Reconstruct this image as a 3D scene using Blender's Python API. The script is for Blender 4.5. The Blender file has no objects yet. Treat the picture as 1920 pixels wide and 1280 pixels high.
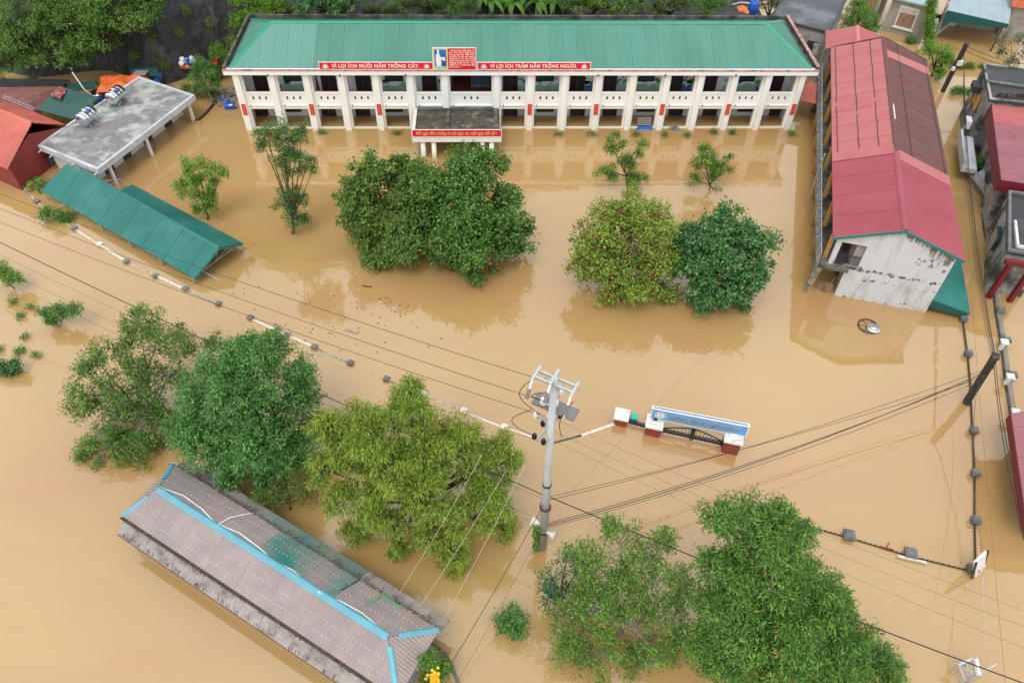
import bpy, math, random
import numpy as np
from mathutils import Matrix, Vector, noise as mnoise
RNG = np.random.default_rng(7); random.seed(7)
SC = bpy.context.scene; COL = SC.collection
# ------------------------------------------------------------------ camera
FPX = 1420.; NADIR = (934., 1945.); CAMH = 34.0            # focal length in photo pixels, nadir vanishing point, height above the water
def _ray(px, py): return np.array([px-960., 640.-py, -FPX])
_dn = np.array([NADIR[0]-960, -(NADIR[1]-640), -FPX]); _dn /= np.linalg.norm(_dn)
_a = _ray(464, 245); _b = _ray(1480, 244); _a = _a/(_a@_dn); _b = _b/(_b@_dn)
_x = (_b-_a)/np.linalg.norm(_b-_a); _y = np.cross(-_dn, _x)
ROT = np.array([_x, _y, -_dn])
cam = bpy.data.cameras.new('camera'); camo = bpy.data.objects.new('camera', cam); COL.objects.link(camo)
cam.sensor_width = 36.; cam.sensor_fit = 'HORIZONTAL'; cam.lens = 36.*FPX/1920.; cam.clip_end = 6000; cam.clip_start = .5
M4 = Matrix([list(ROT[i])+[0.] for i in range(3)]+[[0, 0, 0, 1.]]); M4.translation = Vector((0, 0, CAMH))
camo.matrix_world = M4; SC.camera = camo
# ------------------------------------------------------------------ sky, sun, exposure
W = bpy.data.worlds.new('World'); SC.world = W; W.use_nodes = True
wn = W.node_tree.nodes; wl = W.node_tree.links; wn.clear()
SUN_EL, SUN_AZ = 62., 200.
sky = wn.new('ShaderNodeTexSky'); sky.sky_type = 'NISHITA'; sky.sun_disc = False
sky.sun_elevation = math.radians(SUN_EL); sky.sun_rotation = math.radians(SUN_AZ); sky.dust_density = 4.; sky.air_density = 1.2
hs = wn.new('ShaderNodeHueSaturation'); hs.inputs['Saturation'].default_value = .12
mixs = wn.new('ShaderNodeMixRGB'); mixs.blend_type = 'MIX'; mixs.inputs['Fac'].default_value = .72
# overcast: an even grey-white cloud layer with soft variation over most of the clear sky
tc = wn.new('ShaderNodeTexCoord'); nz = wn.new('ShaderNodeTexNoise'); nz.inputs['Scale'].default_value = 2.2; nz.inputs['Detail'].default_value = 5
rp = wn.new('ShaderNodeValToRGB'); rp.color_ramp.elements[0].position = .3; rp.color_ramp.elements[1].position = .72
rp.color_ramp.elements[0].color = (5.6, 6.0, 6.7, 1); rp.color_ramp.elements[1].color = (11.6, 11.6, 11.7, 1)
bg = wn.new('ShaderNodeBackground'); bg.inputs['Strength'].default_value = .125
wo = wn.new('ShaderNodeOutputWorld')
wl.new(sky.outputs[0], hs.inputs['Color']); wl.new(tc.outputs['Generated'], nz.inputs['Vector']); wl.new(nz.outputs['Fac'], rp.inputs[0])
wl.new(hs.outputs[0], mixs.inputs[1]); wl.new(rp.outputs[0], mixs.inputs[2]); wl.new(mixs.outputs[0], bg.inputs[0]); wl.new(bg.outputs[0], wo.inputs[0])
sl = bpy.data.lights.new('sun', 'SUN'); sl.energy = .9; sl.angle = math.radians(25); sl.color = (1., .965, .91)
so = bpy.data.objects.new('sun', sl); COL.objects.link(so)
_el, _az = math.radians(SUN_EL), math.radians(SUN_AZ)
so.rotation_euler = Vector((math.sin(_az)*math.cos(_el), math.cos(_az)*math.cos(_el), math.sin(_el))).to_track_quat('Z', 'Y').to_euler()
so.location = (0, 0, 80)
vs = SC.view_settings; vs.view_transform = 'Standard'; vs.look = 'None'; vs.exposure = .5; vs.gamma = 1.
SC.cycles.max_bounces = 6; SC.cycles.transparent_max_bounces = 6; SC.cycles.caustics_reflective = False; SC.cycles.caustics_refractive = False
# ------------------------------------------------------------------ photo pixel -> place
def V(*a): return np.array(a, float)
def G(px, py, z=0.):                       # the point seen at a pixel that lies z metres above the water
    r = ROT@_ray(px, py); t = (z-CAMH)/r[2]; return V(r[0]*t, r[1]*t, z)
def onY(px, py, Y):                        # the point seen at a pixel at distance Y
    r = ROT@_ray(px, py); t = Y/r[1]; return V(r[0]*t, Y, CAMH+r[2]*t)
def ppm(p):                                # photo pixels per metre at a point
    c = ROT.T@(np.array(p)-V(0, 0, CAMH)); return FPX/-c[2]
# ------------------------------------------------------------------ materials
MATS = {}
def new_mat(name):
    m = bpy.data.materials.new(name); m.use_nodes = True; MATS[name] = m
    return m, m.node_tree.nodes, m.node_tree.links, m.node_tree.nodes['Principled BSDF']
def mat(name, col, rough=.7, metal=0., var=.18, vscale=1.5, stain=None, stain_scale=.8, stain_lo=.5, stain_hi=.7, bump=0., bscale=20., rand=0., spec=.4, stretch=(1, 1, 1), detail=6):
    """paint / stone / metal with patchy variation, stains of a second colour and fine relief"""
    m, n, l, p = new_mat(name)
    geo = n.new('ShaderNodeNewGeometry'); mp = n.new('ShaderNodeMapping'); mp.inputs['Scale'].default_value = stretch
    l.new(geo.outputs['Position'], mp.inputs['Vector'])
    nz = n.new('ShaderNodeTexNoise'); nz.inputs['Scale'].default_value = vscale; nz.inputs['Detail'].default_value = detail; l.new(mp.outputs[0], nz.inputs['Vector'])
    mr = n.new('ShaderNodeMapRange'); mr.inputs[1].default_value = .25; mr.inputs[2].default_value = .75; mr.inputs[3].default_value = 1-var; mr.inputs[4].default_value = 1+var
    l.new(nz.outputs['Fac'], mr.inputs[0])
    mul = n.new('ShaderNodeMixRGB'); mul.blend_type = 'MULTIPLY'; mul.inputs[0].default_value = 1; mul.inputs[1].default_value = (*col, 1)
    last_f = mr.outputs[0]
    if rand:
        oi = n.new('ShaderNodeObjectInfo'); r2 = n.new('ShaderNodeMapRange'); r2.inputs[3].default_value = 1-rand; r2.inputs[4].default_value = 1+rand
        l.new(oi.outputs['Random'], r2.inputs[0]); mm = n.new('ShaderNodeMath'); mm.operation = 'MULTIPLY'; l.new(mr.outputs[0], mm.inputs[0]); l.new(r2.outputs[0], mm.inputs[1]); last_f = mm.outputs[0]
    l.new(last_f, mul.inputs[2]); last = mul.outputs[0]
    if stain:
        n2 = n.new('ShaderNodeTexNoise'); n2.inputs['Scale'].default_value = stain_scale; n2.inputs['Detail'].default_value = 8; n2.inputs['Roughness'].default_value = .65; l.new(mp.outputs[0], n2.inputs['Vector'])
        rr = n.new('ShaderNodeMapRange'); rr.inputs[1].default_value = stain_lo; rr.inputs[2].default_value = stain_hi; l.new(n2.outputs['Fac'], rr.inputs[0])
        mx = n.new('ShaderNodeMixRGB'); mx.inputs[2].default_value = (*stain, 1); l.new(rr.outputs[0], mx.inputs[0]); l.new(last, mx.inputs[1]); last = mx.outputs[0]
    l.new(last, p.inputs['Base Color'])
    p.inputs['Roughness'].default_value = rough; p.inputs['Metallic'].default_value = metal; p.inputs['Specular IOR Level'].default_value = spec
    if bump:
        n3 = n.new('ShaderNodeTexNoise'); n3.inputs['Scale'].default_value = bscale; n3.inputs['Detail'].default_value = 6; l.new(geo.outputs['Position'], n3.inputs['Vector'])
        b = n.new('ShaderNodeBump'); b.inputs['Strength'].default_value = 1; b.inputs['Distance'].default_value = bump; l.new(n3.outputs['Fac'], b.inputs['Height']); l.new(b.outputs[0], p.inputs['Normal'])
    return m
def leaf_mat(name, rough=.45, trans=.3):
    m, n, l, p = new_mat(name)
    at = n.new('ShaderNodeAttribute'); at.attribute_name = 'leaf_colour'
    l.new(at.outputs['Color'], p.inputs['Base Color']); p.inputs['Roughness'].default_value = rough; p.inputs['Specular IOR Level'].default_value = .35
    tr = n.new('ShaderNodeBsdfTranslucent'); mx = n.new('ShaderNodeMixShader'); mx.inputs[0].default_value = trans
    hs = n.new('ShaderNodeHueSaturation'); hs.inputs['Saturation'].default_value = 1.1; hs.inputs['Value'].default_value = 1.5
    l.new(at.outputs['Color'], hs.inputs['Color']); l.new(hs.outputs[0], tr.inputs['Color'])
    l.new(p.outputs[0], mx.inputs[1]); l.new(tr.outputs[0], mx.inputs[2]); l.new(mx.outputs[0], n['Material Output'].inputs['Surface'])
    return m
def water_mat():
    m, n, l, p = new_mat('muddy_water')
    geo = n.new('ShaderNodeNewGeometry')
    nz = n.new('ShaderNodeTexNoise'); nz.inputs['Scale'].default_value = .045; nz.inputs['Detail'].default_value = 7; nz.inputs['Roughness'].default_value = .55; nz.inputs['Distortion'].default_value = 1.2
    l.new(geo.outputs['Position'], nz.inputs['Vector'])
    rp = n.new('ShaderNodeValToRGB'); e = rp.color_ramp.elements
    e[0].position = .32; e[0].color = (.385, .245, .088, 1); e[1].position = .68; e[1].color = (.44, .288, .114, 1)
    l.new(nz.outputs['Fac'], rp.inputs[0])
    # drifting silt: long pinkish-brown streaks and paler tongues
    mp = n.new('ShaderNodeMapping'); mp.inputs['Rotation'].default_value = (0, 0, .55); mp.inputs['Scale'].default_value = (.035, .13, 1); l.new(geo.outputs['Position'], mp.inputs['Vector'])
    ns = n.new('ShaderNodeTexNoise'); ns.inputs['Scale'].default_value = 1.; ns.inputs['Detail'].default_value = 8; ns.inputs['Roughness'].default_value = .6; ns.inputs['Distortion'].default_value = 2.2; l.new(mp.outputs[0], ns.inputs['Vector'])
    r3 = n.new('ShaderNodeMapRange'); r3.inputs[1].default_value = .42; r3.inputs[2].default_value = .70; r3.inputs[4].default_value = .85; l.new(ns.outputs['Fac'], r3.inputs[0])
    m3 = n.new('ShaderNodeMixRGB'); m3.inputs[2].default_value = (.405, .226, .100, 1); l.new(r3.outputs[0], m3.inputs[0]); l.new(rp.outputs[0], m3.inputs[1]); l.new(m3.outputs[0], p.inputs['Base Color'])
    p.inputs['Roughness'].default_value = .008; p.inputs['IOR'].default_value = 1.9; p.inputs['Specular IOR Level'].default_value = .5
    n2 = n.new('ShaderNodeTexNoise'); n2.inputs['Scale'].default_value = 1.6; n2.inputs['Detail'].default_value = 3; l.new(geo.outputs['Position'], n2.inputs['Vector'])
    n4 = n.new('ShaderNodeTexNoise'); n4.inputs['Scale'].default_value = .13; n4.inputs['Detail'].default_value = 2; l.new(geo.outputs['Position'], n4.inputs['Vector'])
    mr = n.new('ShaderNodeMapRange'); mr.inputs[1].default_value = .4; mr.inputs[2].default_value = .72; mr.inputs[3].default_value = .15; mr.inputs[4].default_value = 1.; l.new(n4.outputs['Fac'], mr.inputs[0])
    mu = n.new('ShaderNodeMath'); mu.operation = 'MULTIPLY'; l.new(n2.outputs['Fac'], mu.inputs[0]); l.new(mr.outputs[0], mu.inputs[1])
    b = n.new('ShaderNodeBump'); b.inputs['Strength'].default_value = 1; b.inputs['Distance'].default_value = .016; l.new(mu.outputs[0], b.inputs['Height']); l.new(b.outputs[0], p.inputs['Normal'])
    return m
water_mat()
leaf_mat('leaf'); leaf_mat('leaf_glossy', .32, .22); leaf_mat('leaf_soft', .6, .38)
mat('white_paint', (.84, .84, .80), .6, var=.05, vscale=.7, stain=(.66, .63, .54), stain_scale=1.1, stain_lo=.60, stain_hi=.85, spec=.3)
mat('cream_side', (.74, .71, .60), .65, var=.06, vscale=.8, stain=(.5, .46, .36), stain_scale=1.2, stain_lo=.6, stain_hi=.85)
mat('mural_wall', (.72, .79, .84), .6, var=.06, vscale=.6)
mat('mural_green', (.10, .36, .16), .6, var=.3, vscale=3); mat('mural_teal', (.30, .55, .45), .6, var=.2, vscale=2)
mat('mural_brown', (.10, .05, .03), .6, var=.3, vscale=3); mat('mural_pink', (.55, .22, .30), .6, var=.3, vscale=3); mat('mural_blue', (.05, .16, .38), .6, var=.3, vscale=3)
mat('mural_orange', (.6, .20, .05), .6, var=.2, vscale=3)
mat('door_dark', (.035, .022, .026), .45, var=.3, vscale=2); mat('door_pane', (.012, .012, .016), .12, spec=.6)
mat('maroon', (.13, .03, .04), .5, var=.2); mat('capital_brown', (.20, .11, .10), .7)
mat('dark_void', (.02, .017, .014), .9)
mat('floor_red', (.20, .05, .035), .6, var=.2)
mat('green_roof', (.070, .225, .170), .42, metal=.0, var=.09, vscale=.35, stain=(.105, .245, .195), stain_scale=.5, stain_lo=.48, stain_hi=.75, rand=.06, stretch=(1, .25, 1), spec=.5)
mat('green_roof_pale', (.110, .275, .225), .42, var=.06, vscale=.4, rand=.02, spec=.5)
mat('green_ridge', (.03, .28, .17), .45, var=.1)
mat('moss_concrete', (.13, .125, .105), .9, var=.35, vscale=1.8, stain=(.035, .034, .028), stain_scale=1.3, stain_lo=.4, stain_hi=.62, bump=.02, bscale=9)
mat('canopy_slab', (.062, .058, .042), .85, var=.5, vscale=1.8, stain=(.26, .21, .13), stain_scale=1.1, stain_lo=.54, stain_hi=.70, bump=.01, bscale=14)
mat('pink_coping', (.42, .22, .20), .8, var=.3, vscale=3, stain=(.10, .09, .08), stain_scale=2.5, stain_lo=.5, stain_hi=.62)
mat('sign_red', (.62, .012, .045), .45, var=.06, vscale=1); mat('sign_white', (.80, .78, .72), .5, var=.05); mat('sign_gold', (.85, .55, .12), .5, var=.08); mat('letter_cream', (.85, .76, .55), .5, var=.05)
mat('sign_blue', (.025, .16, .52), .4, var=.05); mat('sign_skyblue', (.13, .36, .70), .4, var=.08, vscale=1.2); mat('letter_bronze', (.33, .24, .15), .5, var=.15); mat('sign_yellow', (.75, .55, .16), .5)
mat('concrete_roof', (.20, .20, .195), .75, var=.25, vscale=1.1, stain=(.42, .42, .41), stain_scale=.75, stain_lo=.46, stain_hi=.60, bump=.006, bscale=18)
mat('concrete_light', (.50, .52, .55), .8, var=.16, vscale=1.2, stain=(.30, .31, .32), stain_scale=.9, stain_lo=.52, stain_hi=.75, bump=.005)
mat('concrete_dark', (.14, .14, .135), .85, var=.3, vscale=2, stain=(.30, .30, .28), stain_scale=2.2, stain_lo=.56, stain_hi=.7, bump=.01)
mat('wall_pale', (.66, .68, .70), .75, var=.08, vscale=.8, stain=(.42, .42, .40), stain_scale=.8, stain_lo=.58, stain_hi=.8)
mat('stainless', (.72, .73, .75), .22, 1., var=.06, vscale=2); mat('galvanised', (.50, .53, .56), .42, .6, var=.18, vscale=3, stain=(.30, .22, .16), stain_scale=2, stain_lo=.62, stain_hi=.78)
mat('tank_label', (.05, .07, .35), .5); mat('tank_white', (.75, .77, .8), .5)
mat('green_pipe', (.03, .40, .13), .4); mat('white_pipe', (.72, .72, .70), .4); mat('hose_black', (.03, .03, .032), .6)
mat('red_roof', (.50, .135, .10), .5, var=.14, vscale=.5, stain=(.36, .085, .065), stain_scale=.7, stain_lo=.5, stain_hi=.72, rand=.05, spec=.4)
mat('red_wall', (.22, .035, .03), .55, var=.15, vscale=1.2, stretch=(1, 1, .3))
mat('rust_roof', (.20, .07, .06), .8, var=.35, vscale=1.1, stain=(.09, .06, .05), stain_scale=1, stain_lo=.45, stain_hi=.65)
mat('dark_green_sheet', (.028, .085, .075), .5, var=.14, vscale=1, rand=.03); mat('patch_red', (.24, .05, .05), .6, var=.3, vscale=4, stain=(.7, .65, .6), stain_scale=3.2, stain_lo=.58, stain_hi=.62)
mat('tarp_orange', (.68, .14, .03), .5, var=.18, vscale=1.6, stain=(.45, .09, .03), stain_scale=1.4, stain_lo=.5, stain_hi=.7, bump=.04, bscale=3); mat('tarp_blue', (.02, .12, .45), .45, var=.3, vscale=4)
mat('teal_canopy', (.016, .155, .13), .42, var=.10, vscale=.4, stain=(.035, .20, .17), stain_scale=.45, stain_lo=.45, stain_hi=.7, rand=.045, spec=.5)
mat('teal_trim', (.03, .17, .155), .5, var=.15)
mat('pink_roof', (.42, .125, .122), .5, var=.09, vscale=.5, stain=(.36, .09, .092), stain_scale=.5, stain_lo=.45, stain_hi=.7, rand=.04, spec=.4)
mat('crimson_roof', (.31, .056, .078), .45, var=.08, vscale=.5, stain=(.26, .045, .062), stain_scale=.4, stain_lo=.45, stain_hi=.72, rand=.03, spec=.4)
mat('brown_roof', (.150, .050, .045), .7, var=.2, vscale=1.5, stain=(.085, .065, .062), stain_scale=2.2, stain_lo=.42, stain_hi=.66, rand=.05, stretch=(.4, 1.5, 1))
mat('dark_seam', (.05, .03, .032), .7); mat('pink_strip', (.52, .17, .15), .6, var=.2, vscale=2)
mat('weathered_white', (.58, .61, .63), .85, var=.10, vscale=.9, stain=(.34, .345, .335), stain_scale=.9, stain_lo=.46, stain_hi=.74, bump=.006, stretch=(1.6, 1.6, .45))
mat('black_mould', (.16, .155, .14), .95, var=.4, vscale=3, stain=(.35, .35, .33), stain_scale=3.5, stain_lo=.52, stain_hi=.62)
mat('ochre', (.52, .27, .06), .7, var=.15, vscale=1.4, stain=(.32, .16, .05), stain_scale=1.6, stain_lo=.55, stain_hi=.75)
mat('steel_dark', (.05, .052, .055), .5, .4, var=.2); mat('dark_grey', (.09, .09, .095), .85, var=.2)  # plain dark grey for stair walls, spouts, lamps, a roof and a bundle
mat('tin_pink', (.315, .25, .235), .6, var=.13, vscale=1.3, stain=(.235, .222, .215), stain_scale=.6, stain_lo=.42, stain_hi=.66, rand=.05, spec=.4, stretch=(1, 1, 1))
mat('tin_green', (.295, .24, .225), .6, var=.13, vscale=1.3, stain=(.03, .185, .16), stain_scale=.30, stain_lo=.36, stain_hi=.62, rand=.04)
mat('tin_dull', (.30, .27, .25), .75, var=.25, vscale=2, stain=(.10, .09, .075), stain_scale=1.8, stain_lo=.5, stain_hi=.7, rand=.06)
mat('sky_strip', (.12, .34, .42), .45, var=.12, vscale=1.3, stain=(.17, .38, .45), stain_scale=1.5, stain_lo=.55, stain_hi=.75); mat('teal_strip', (.05, .29, .36), .5, var=.15)
mat('screw', (.8, .8, .78), .4); mat('litter', (.075, .055, .035), .95, var=.4, vscale=6)
mat('grey_blue_wall', (.24, .29, .34), .8, var=.3, vscale=1.5, stain=(.09, .10, .10), stain_scale=1.2, stain_lo=.5, stain_hi=.7)
mat('brick_red', (.27, .055, .035), .75, var=.14, vscale=2); mat('cap_white', (.70, .70, .66), .7, var=.1, vscale=2, stain=(.34, .33, .29), stain_scale=3, stain_lo=.56, stain_hi=.72)
mat('gate_black', (.018, .018, .02), .45, .3); mat('gate_point', (.72, .72, .68), .5); mat('teal_plastic', (.02, .42, .33), .45)
mat('pole_concrete', (.46, .48, .49), .75, var=.1, vscale=2, stain=(.33, .34, .34), stain_scale=1.3, stain_lo=.5, stain_hi=.75, stretch=(3, 3, .4))
mat('pole_dark', (.035, .032, .028), .9, var=.4, vscale=3, stain=(.10, .09, .08), stain_scale=4, stain_lo=.5, stain_hi=.7)
mat('porcelain', (.78, .82, .86), .2); mat('brown_insulator', (.035, .012, .012), .25); mat('polymer_grey', (.17, .165, .16), .5)
mat('wire_black', (.018, .018, .02), .6); mat('wire_grey', (.09, .085, .08), .6); mat('wire_pale', (.45, .40, .34), .6); mat('red_tag', (.55, .07, .04), .5)
mat('horn_white', (.76, .75, .70), .5, var=.06)
mat('wall_top', (.42, .39, .33), .85, var=.25, vscale=3, stain=(.16, .15, .13), stain_scale=2, stain_lo=.45, stain_hi=.62)
mat('wall_top_pale', (.68, .64, .56), .85, var=.2, vscale=3, stain=(.30, .28, .24), stain_scale=2, stain_lo=.5, stain_hi=.68)
mat('rock', (.034, .033, .034), .7, var=.6, vscale=.9, stain=(.17, .16, .14), stain_scale=.3, stain_lo=.56, stain_hi=.72, bump=.6, bscale=.9, stretch=(1, 1, .4))
mat('bark', (.11, .085, .062), .9, var=.3, vscale=5); mat('bark_pale', (.28, .25, .21), .9, var=.25, vscale=5); mat('bark_dark', (.045, .035, .028), .9, var=.3, vscale=5)
mat('drum_blue', (.01, .10, .42), .4, var=.12); mat('drum_white', (.74, .76, .78), .45, var=.1); mat('drum_red', (.62, .10, .035), .45, var=.1)
mat('flag_red', (.62, .05, .03), .7); mat('flag_yellow', (.85, .6, .05), .7)
mat('rubble', (.24, .21, .17), .9, var=.4, vscale=4, stain=(.45, .42, .38), stain_scale=3, stain_lo=.55, stain_hi=.65); mat('wood_old', (.26, .15, .09), .85, var=.3, vscale=4, stain=(.42, .30, .22), stain_scale=2.4, stain_lo=.5, stain_hi=.7, stretch=(3, 3, .6)); mat('plank_grey', (.33, .29, .24), .85, var=.25, vscale=5)
mat('wet_roof', (.05, .056, .063), .45, var=.35, vscale=.6, stain=(.12, .14, .16), stain_scale=.4, stain_lo=.48, stain_hi=.6, spec=.3); mat('black_roof', (.03, .032, .036), .55, var=.25, vscale=1, stain=(.06, .062, .066), stain_scale=.6)
mat('old_plaster', (.33, .31, .28), .9, var=.14, vscale=1.3, stain=(.16, .15, .13), stain_scale=1.1, stain_lo=.52, stain_hi=.72, bump=.008)
mat('moss_wall', (.30, .30, .285), .9, var=.3, vscale=1, stain=(.055, .055, .045), stain_scale=.6, stain_lo=.44, stain_hi=.58, bump=.01)
mat('grey_sheet', (.27, .36, .38), .45, var=.09, vscale=.6, rand=.03); mat('dark_teal', (.008, .085, .075), .5, var=.15); mat('tile_red', (.42, .10, .045), .7, var=.2, rand=.12)
mat('dull_pink_roof', (.30, .12, .14), .5, var=.12, vscale=.8, rand=.04); mat('oxblood', (.15, .012, .022), .5, var=.15)
mat('glass_dark', (.03, .04, .05), .08, spec=.6); mat('poster_pale', (.62, .64, .66), .5, var=.12, vscale=3, stain=(.20, .24, .30), stain_scale=3.5, stain_lo=.54, stain_hi=.62); mat('board_back', (.42, .44, .44), .6, var=.12)
mat('flower_yellow', (.75, .48, .02), .6); mat('pot_red', (.45, .09, .05), .7); mat('silt', (.36, .25, .14), .9, var=.2, vscale=2)
mat('floating_litter', (.16, .085, .055), .9, var=.3); mat('ground_soil', (.09, .075, .05), .95, var=.4, vscale=1.5, stain=(.03, .055, .015), stain_scale=.8, stain_lo=.45, stain_hi=.6)
# ------------------------------------------------------------------ mesh building
class MB:
    def __init__(s): s.v = []; s.f = []
    def add(s, vs, fs):
        o = len(s.v); s.v += [tuple(map(float, p)) for p in vs]; s.f += [tuple(i+o for i in f) for f in fs]; return s
    def box(s, c, sx, sy, sz, rz=0., bev=0.):
        """box centred on c (x, y, z) turned about z"""
        ca, sa = math.cos(rz), math.sin(rz); P = []
        for z in (-.5, .5):
            for x, y in ((-.5, -.5), (.5, -.5), (.5, .5), (-.5, .5)):
                X, Y = x*sx, y*sy; P.append((c[0]+X*ca-Y*sa, c[1]+X*sa+Y*ca, c[2]+z*sz))
        return s.add(P, [(3, 2, 1, 0), (4, 5, 6, 7), (0, 1, 5, 4), (1, 2, 6, 5), (2, 3, 7, 6), (3, 0, 4, 7)])
    def bx(s, fr, x0, x1, y0, y1, z0, z1):
        P = [fr(x, y, z) for z in (z0, z1) for x, y in ((x0, y0), (x1, y0), (x1, y1), (x0, y1))]
        return s.add(P, [(3, 2, 1, 0), (4, 5, 6, 7), (0, 1, 5, 4), (1, 2, 6, 5), (2, 3, 7, 6), (3, 0, 4, 7)])
    def slab(s, poly, th):
        """a planar polygon (counter-clockwise seen from outside) given thickness th behind it"""
        P = [np.array(p, float) for p in poly]; k = len(P)
        nn = np.zeros(3)
        for i in range(k): nn += np.cross(P[i]-P[0], P[(i+1) % k]-P[0])
        nn /= np.linalg.norm(nn)
        return s.add(P+[p-nn*th for p in P], [tuple(range(k)), tuple(range(2*k-1, k-1, -1))]+[(i, i+k, (i+1) % k+k, (i+1) % k) for i in range(k)])
    def bar(s, a, b, w, h=None, up=(0, 0, 1)):
        a = np.array(a, float); b = np.array(b, float); h = h or w; d = b-a; d /= (np.linalg.norm(d)+1e-9)
        u = np.cross(d, up)
        if np.linalg.norm(u) < 1e-4: u = np.cross(d, (1, 0, 0))
        u /= np.linalg.norm(u); n = np.cross(u, d); P = []
        for q in (a, b):
            for x, y in ((-.5, -.5), (.5, -.5), (.5, .5), (-.5, .5)): P.append(q+u*x*w+n*y*h)
        return s.add(P, [(3, 2, 1, 0), (4, 5, 6, 7), (0, 1, 5, 4), (1, 2, 6, 5), (2, 3, 7, 6), (3, 0, 4, 7)])
    def tube(s, pts, r, k=6, cap=True):
        pts = [np.array(p, float) for p in pts]; n = len(pts); rs = r if hasattr(r, '__len__') else [r]*n; o = len(s.v)
        pu = None
        for i, p in enumerate(pts):
            d = pts[min(i+1, n-1)]-pts[max(i-1, 0)]; d /= (np.linalg.norm(d)+1e-9)
            if pu is None:
                u = np.cross(d, (0, 0, 1.))
                if np.linalg.norm(u) < 1e-3: u = np.cross(d, (0, 1., 0))
            else: u = pu-d*(pu@d)
            u /= (np.linalg.norm(u)+1e-9); pu = u; w = np.cross(d, u)
            for j in range(k):
                a = 2*math.pi*j/k; s.v.append(tuple(p+(u*math.cos(a)+w*math.sin(a))*rs[i]))
        for i in range(n-1):
            for j in range(k): s.f.append((o+i*k+j, o+i*k+(j+1) % k, o+(i+1)*k+(j+1) % k, o+(i+1)*k+j))
        if cap: s.f.append(tuple(o+j for j in reversed(range(k)))); s.f.append(tuple(o+(n-1)*k+j for j in range(k)))
        return s
    def lathe(s, c, prof, k=16, axis=(0, 0, 1)):
        """profile of (radius, height) turned about an axis through c"""
        ax = np.array(axis, float); ax /= np.linalg.norm(ax); c = np.array(c, float)
        u = np.cross(ax, (0, 0, 1.))
        if np.linalg.norm(u) < 1e-3: u = np.array((1., 0, 0))
        u /= np.linalg.norm(u); w = np.cross(ax, u); o = len(s.v)
        for r, h in prof:
            for j in range(k):
                a = 2*math.pi*j/k; s.v.append(tuple(c+ax*h+(u*math.cos(a)+w*math.sin(a))*r))
        m = len(prof)
        for i in range(m-1):
            for j in range(k): s.f.append((o+i*k+j, o+i*k+(j+1) % k, o+(i+1)*k+(j+1) % k, o+(i+1)*k+j))
        s.f.append(tuple(o+j for j in reversed(range(k)))); s.f.append(tuple(o+(m-1)*k+j for j in range(k)))
        return s
    def mesh(s, name, m, off=(0, 0, 0), smooth=False):
        me = bpy.data.meshes.new(name); o = np.array(off, float)
        me.from_pydata([tuple(np.array(p)-o) for p in s.v], [], s.f); me.materials.append(MATS[m] if isinstance(m, str) else m)
        if smooth: me.polygons.foreach_set('use_smooth', [True]*len(me.polygons))
        me.update(); return me
def link(name, me, parent=None, loc=(0, 0, 0), rot=(0, 0, 0)):
    o = bpy.data.objects.new(name, me); COL.objects.link(o); o.parent = parent; o.location = loc; o.rotation_euler = rot; return o
class Thing:
    """an Empty at the thing's base; parts are given in world coordinates"""
    def __init__(s, name, label, cat, loc, group=None):
        s.o = link(name, None, None, loc); s.L = np.array(loc, float); s.o['label'] = label; s.o['category'] = cat; s.o['kind'] = 'thing'
        if group: s.o['group'] = group
    def part(s, name, mb, m, parent=None, smooth=False, label=None, kind=None):
        o = link(name, mb.mesh(name, m, s.L, smooth), parent or s.o)
        if label: o['label'] = label
        if kind: o['kind'] = kind
        return o
    def inst(s, name, me, p, parent=None, rot=(0, 0, 0)):
        return link(name, me, parent or s.o, tuple(np.array(p, float)-s.L-(np.array(parent.location) if parent else 0)), rot)
def solo(name, mb, m, label, cat, base, group=None, smooth=False, kind=None):
    o = link(name, mb.mesh(name, m, base, smooth), None, base)
    if kind: o['kind'] = kind
    if cat: o['category'] = cat
    if label: o['label'] = label
    if group: o['group'] = group
    return o
def frame(o, deg):
    c, sn = math.cos(math.radians(deg)), math.sin(math.radians(deg)); o = np.array(o, float)
    return lambda x, y, z=0.: V(o[0]+x*c-y*sn, o[1]+x*sn+y*c, o[2]+z)
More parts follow.
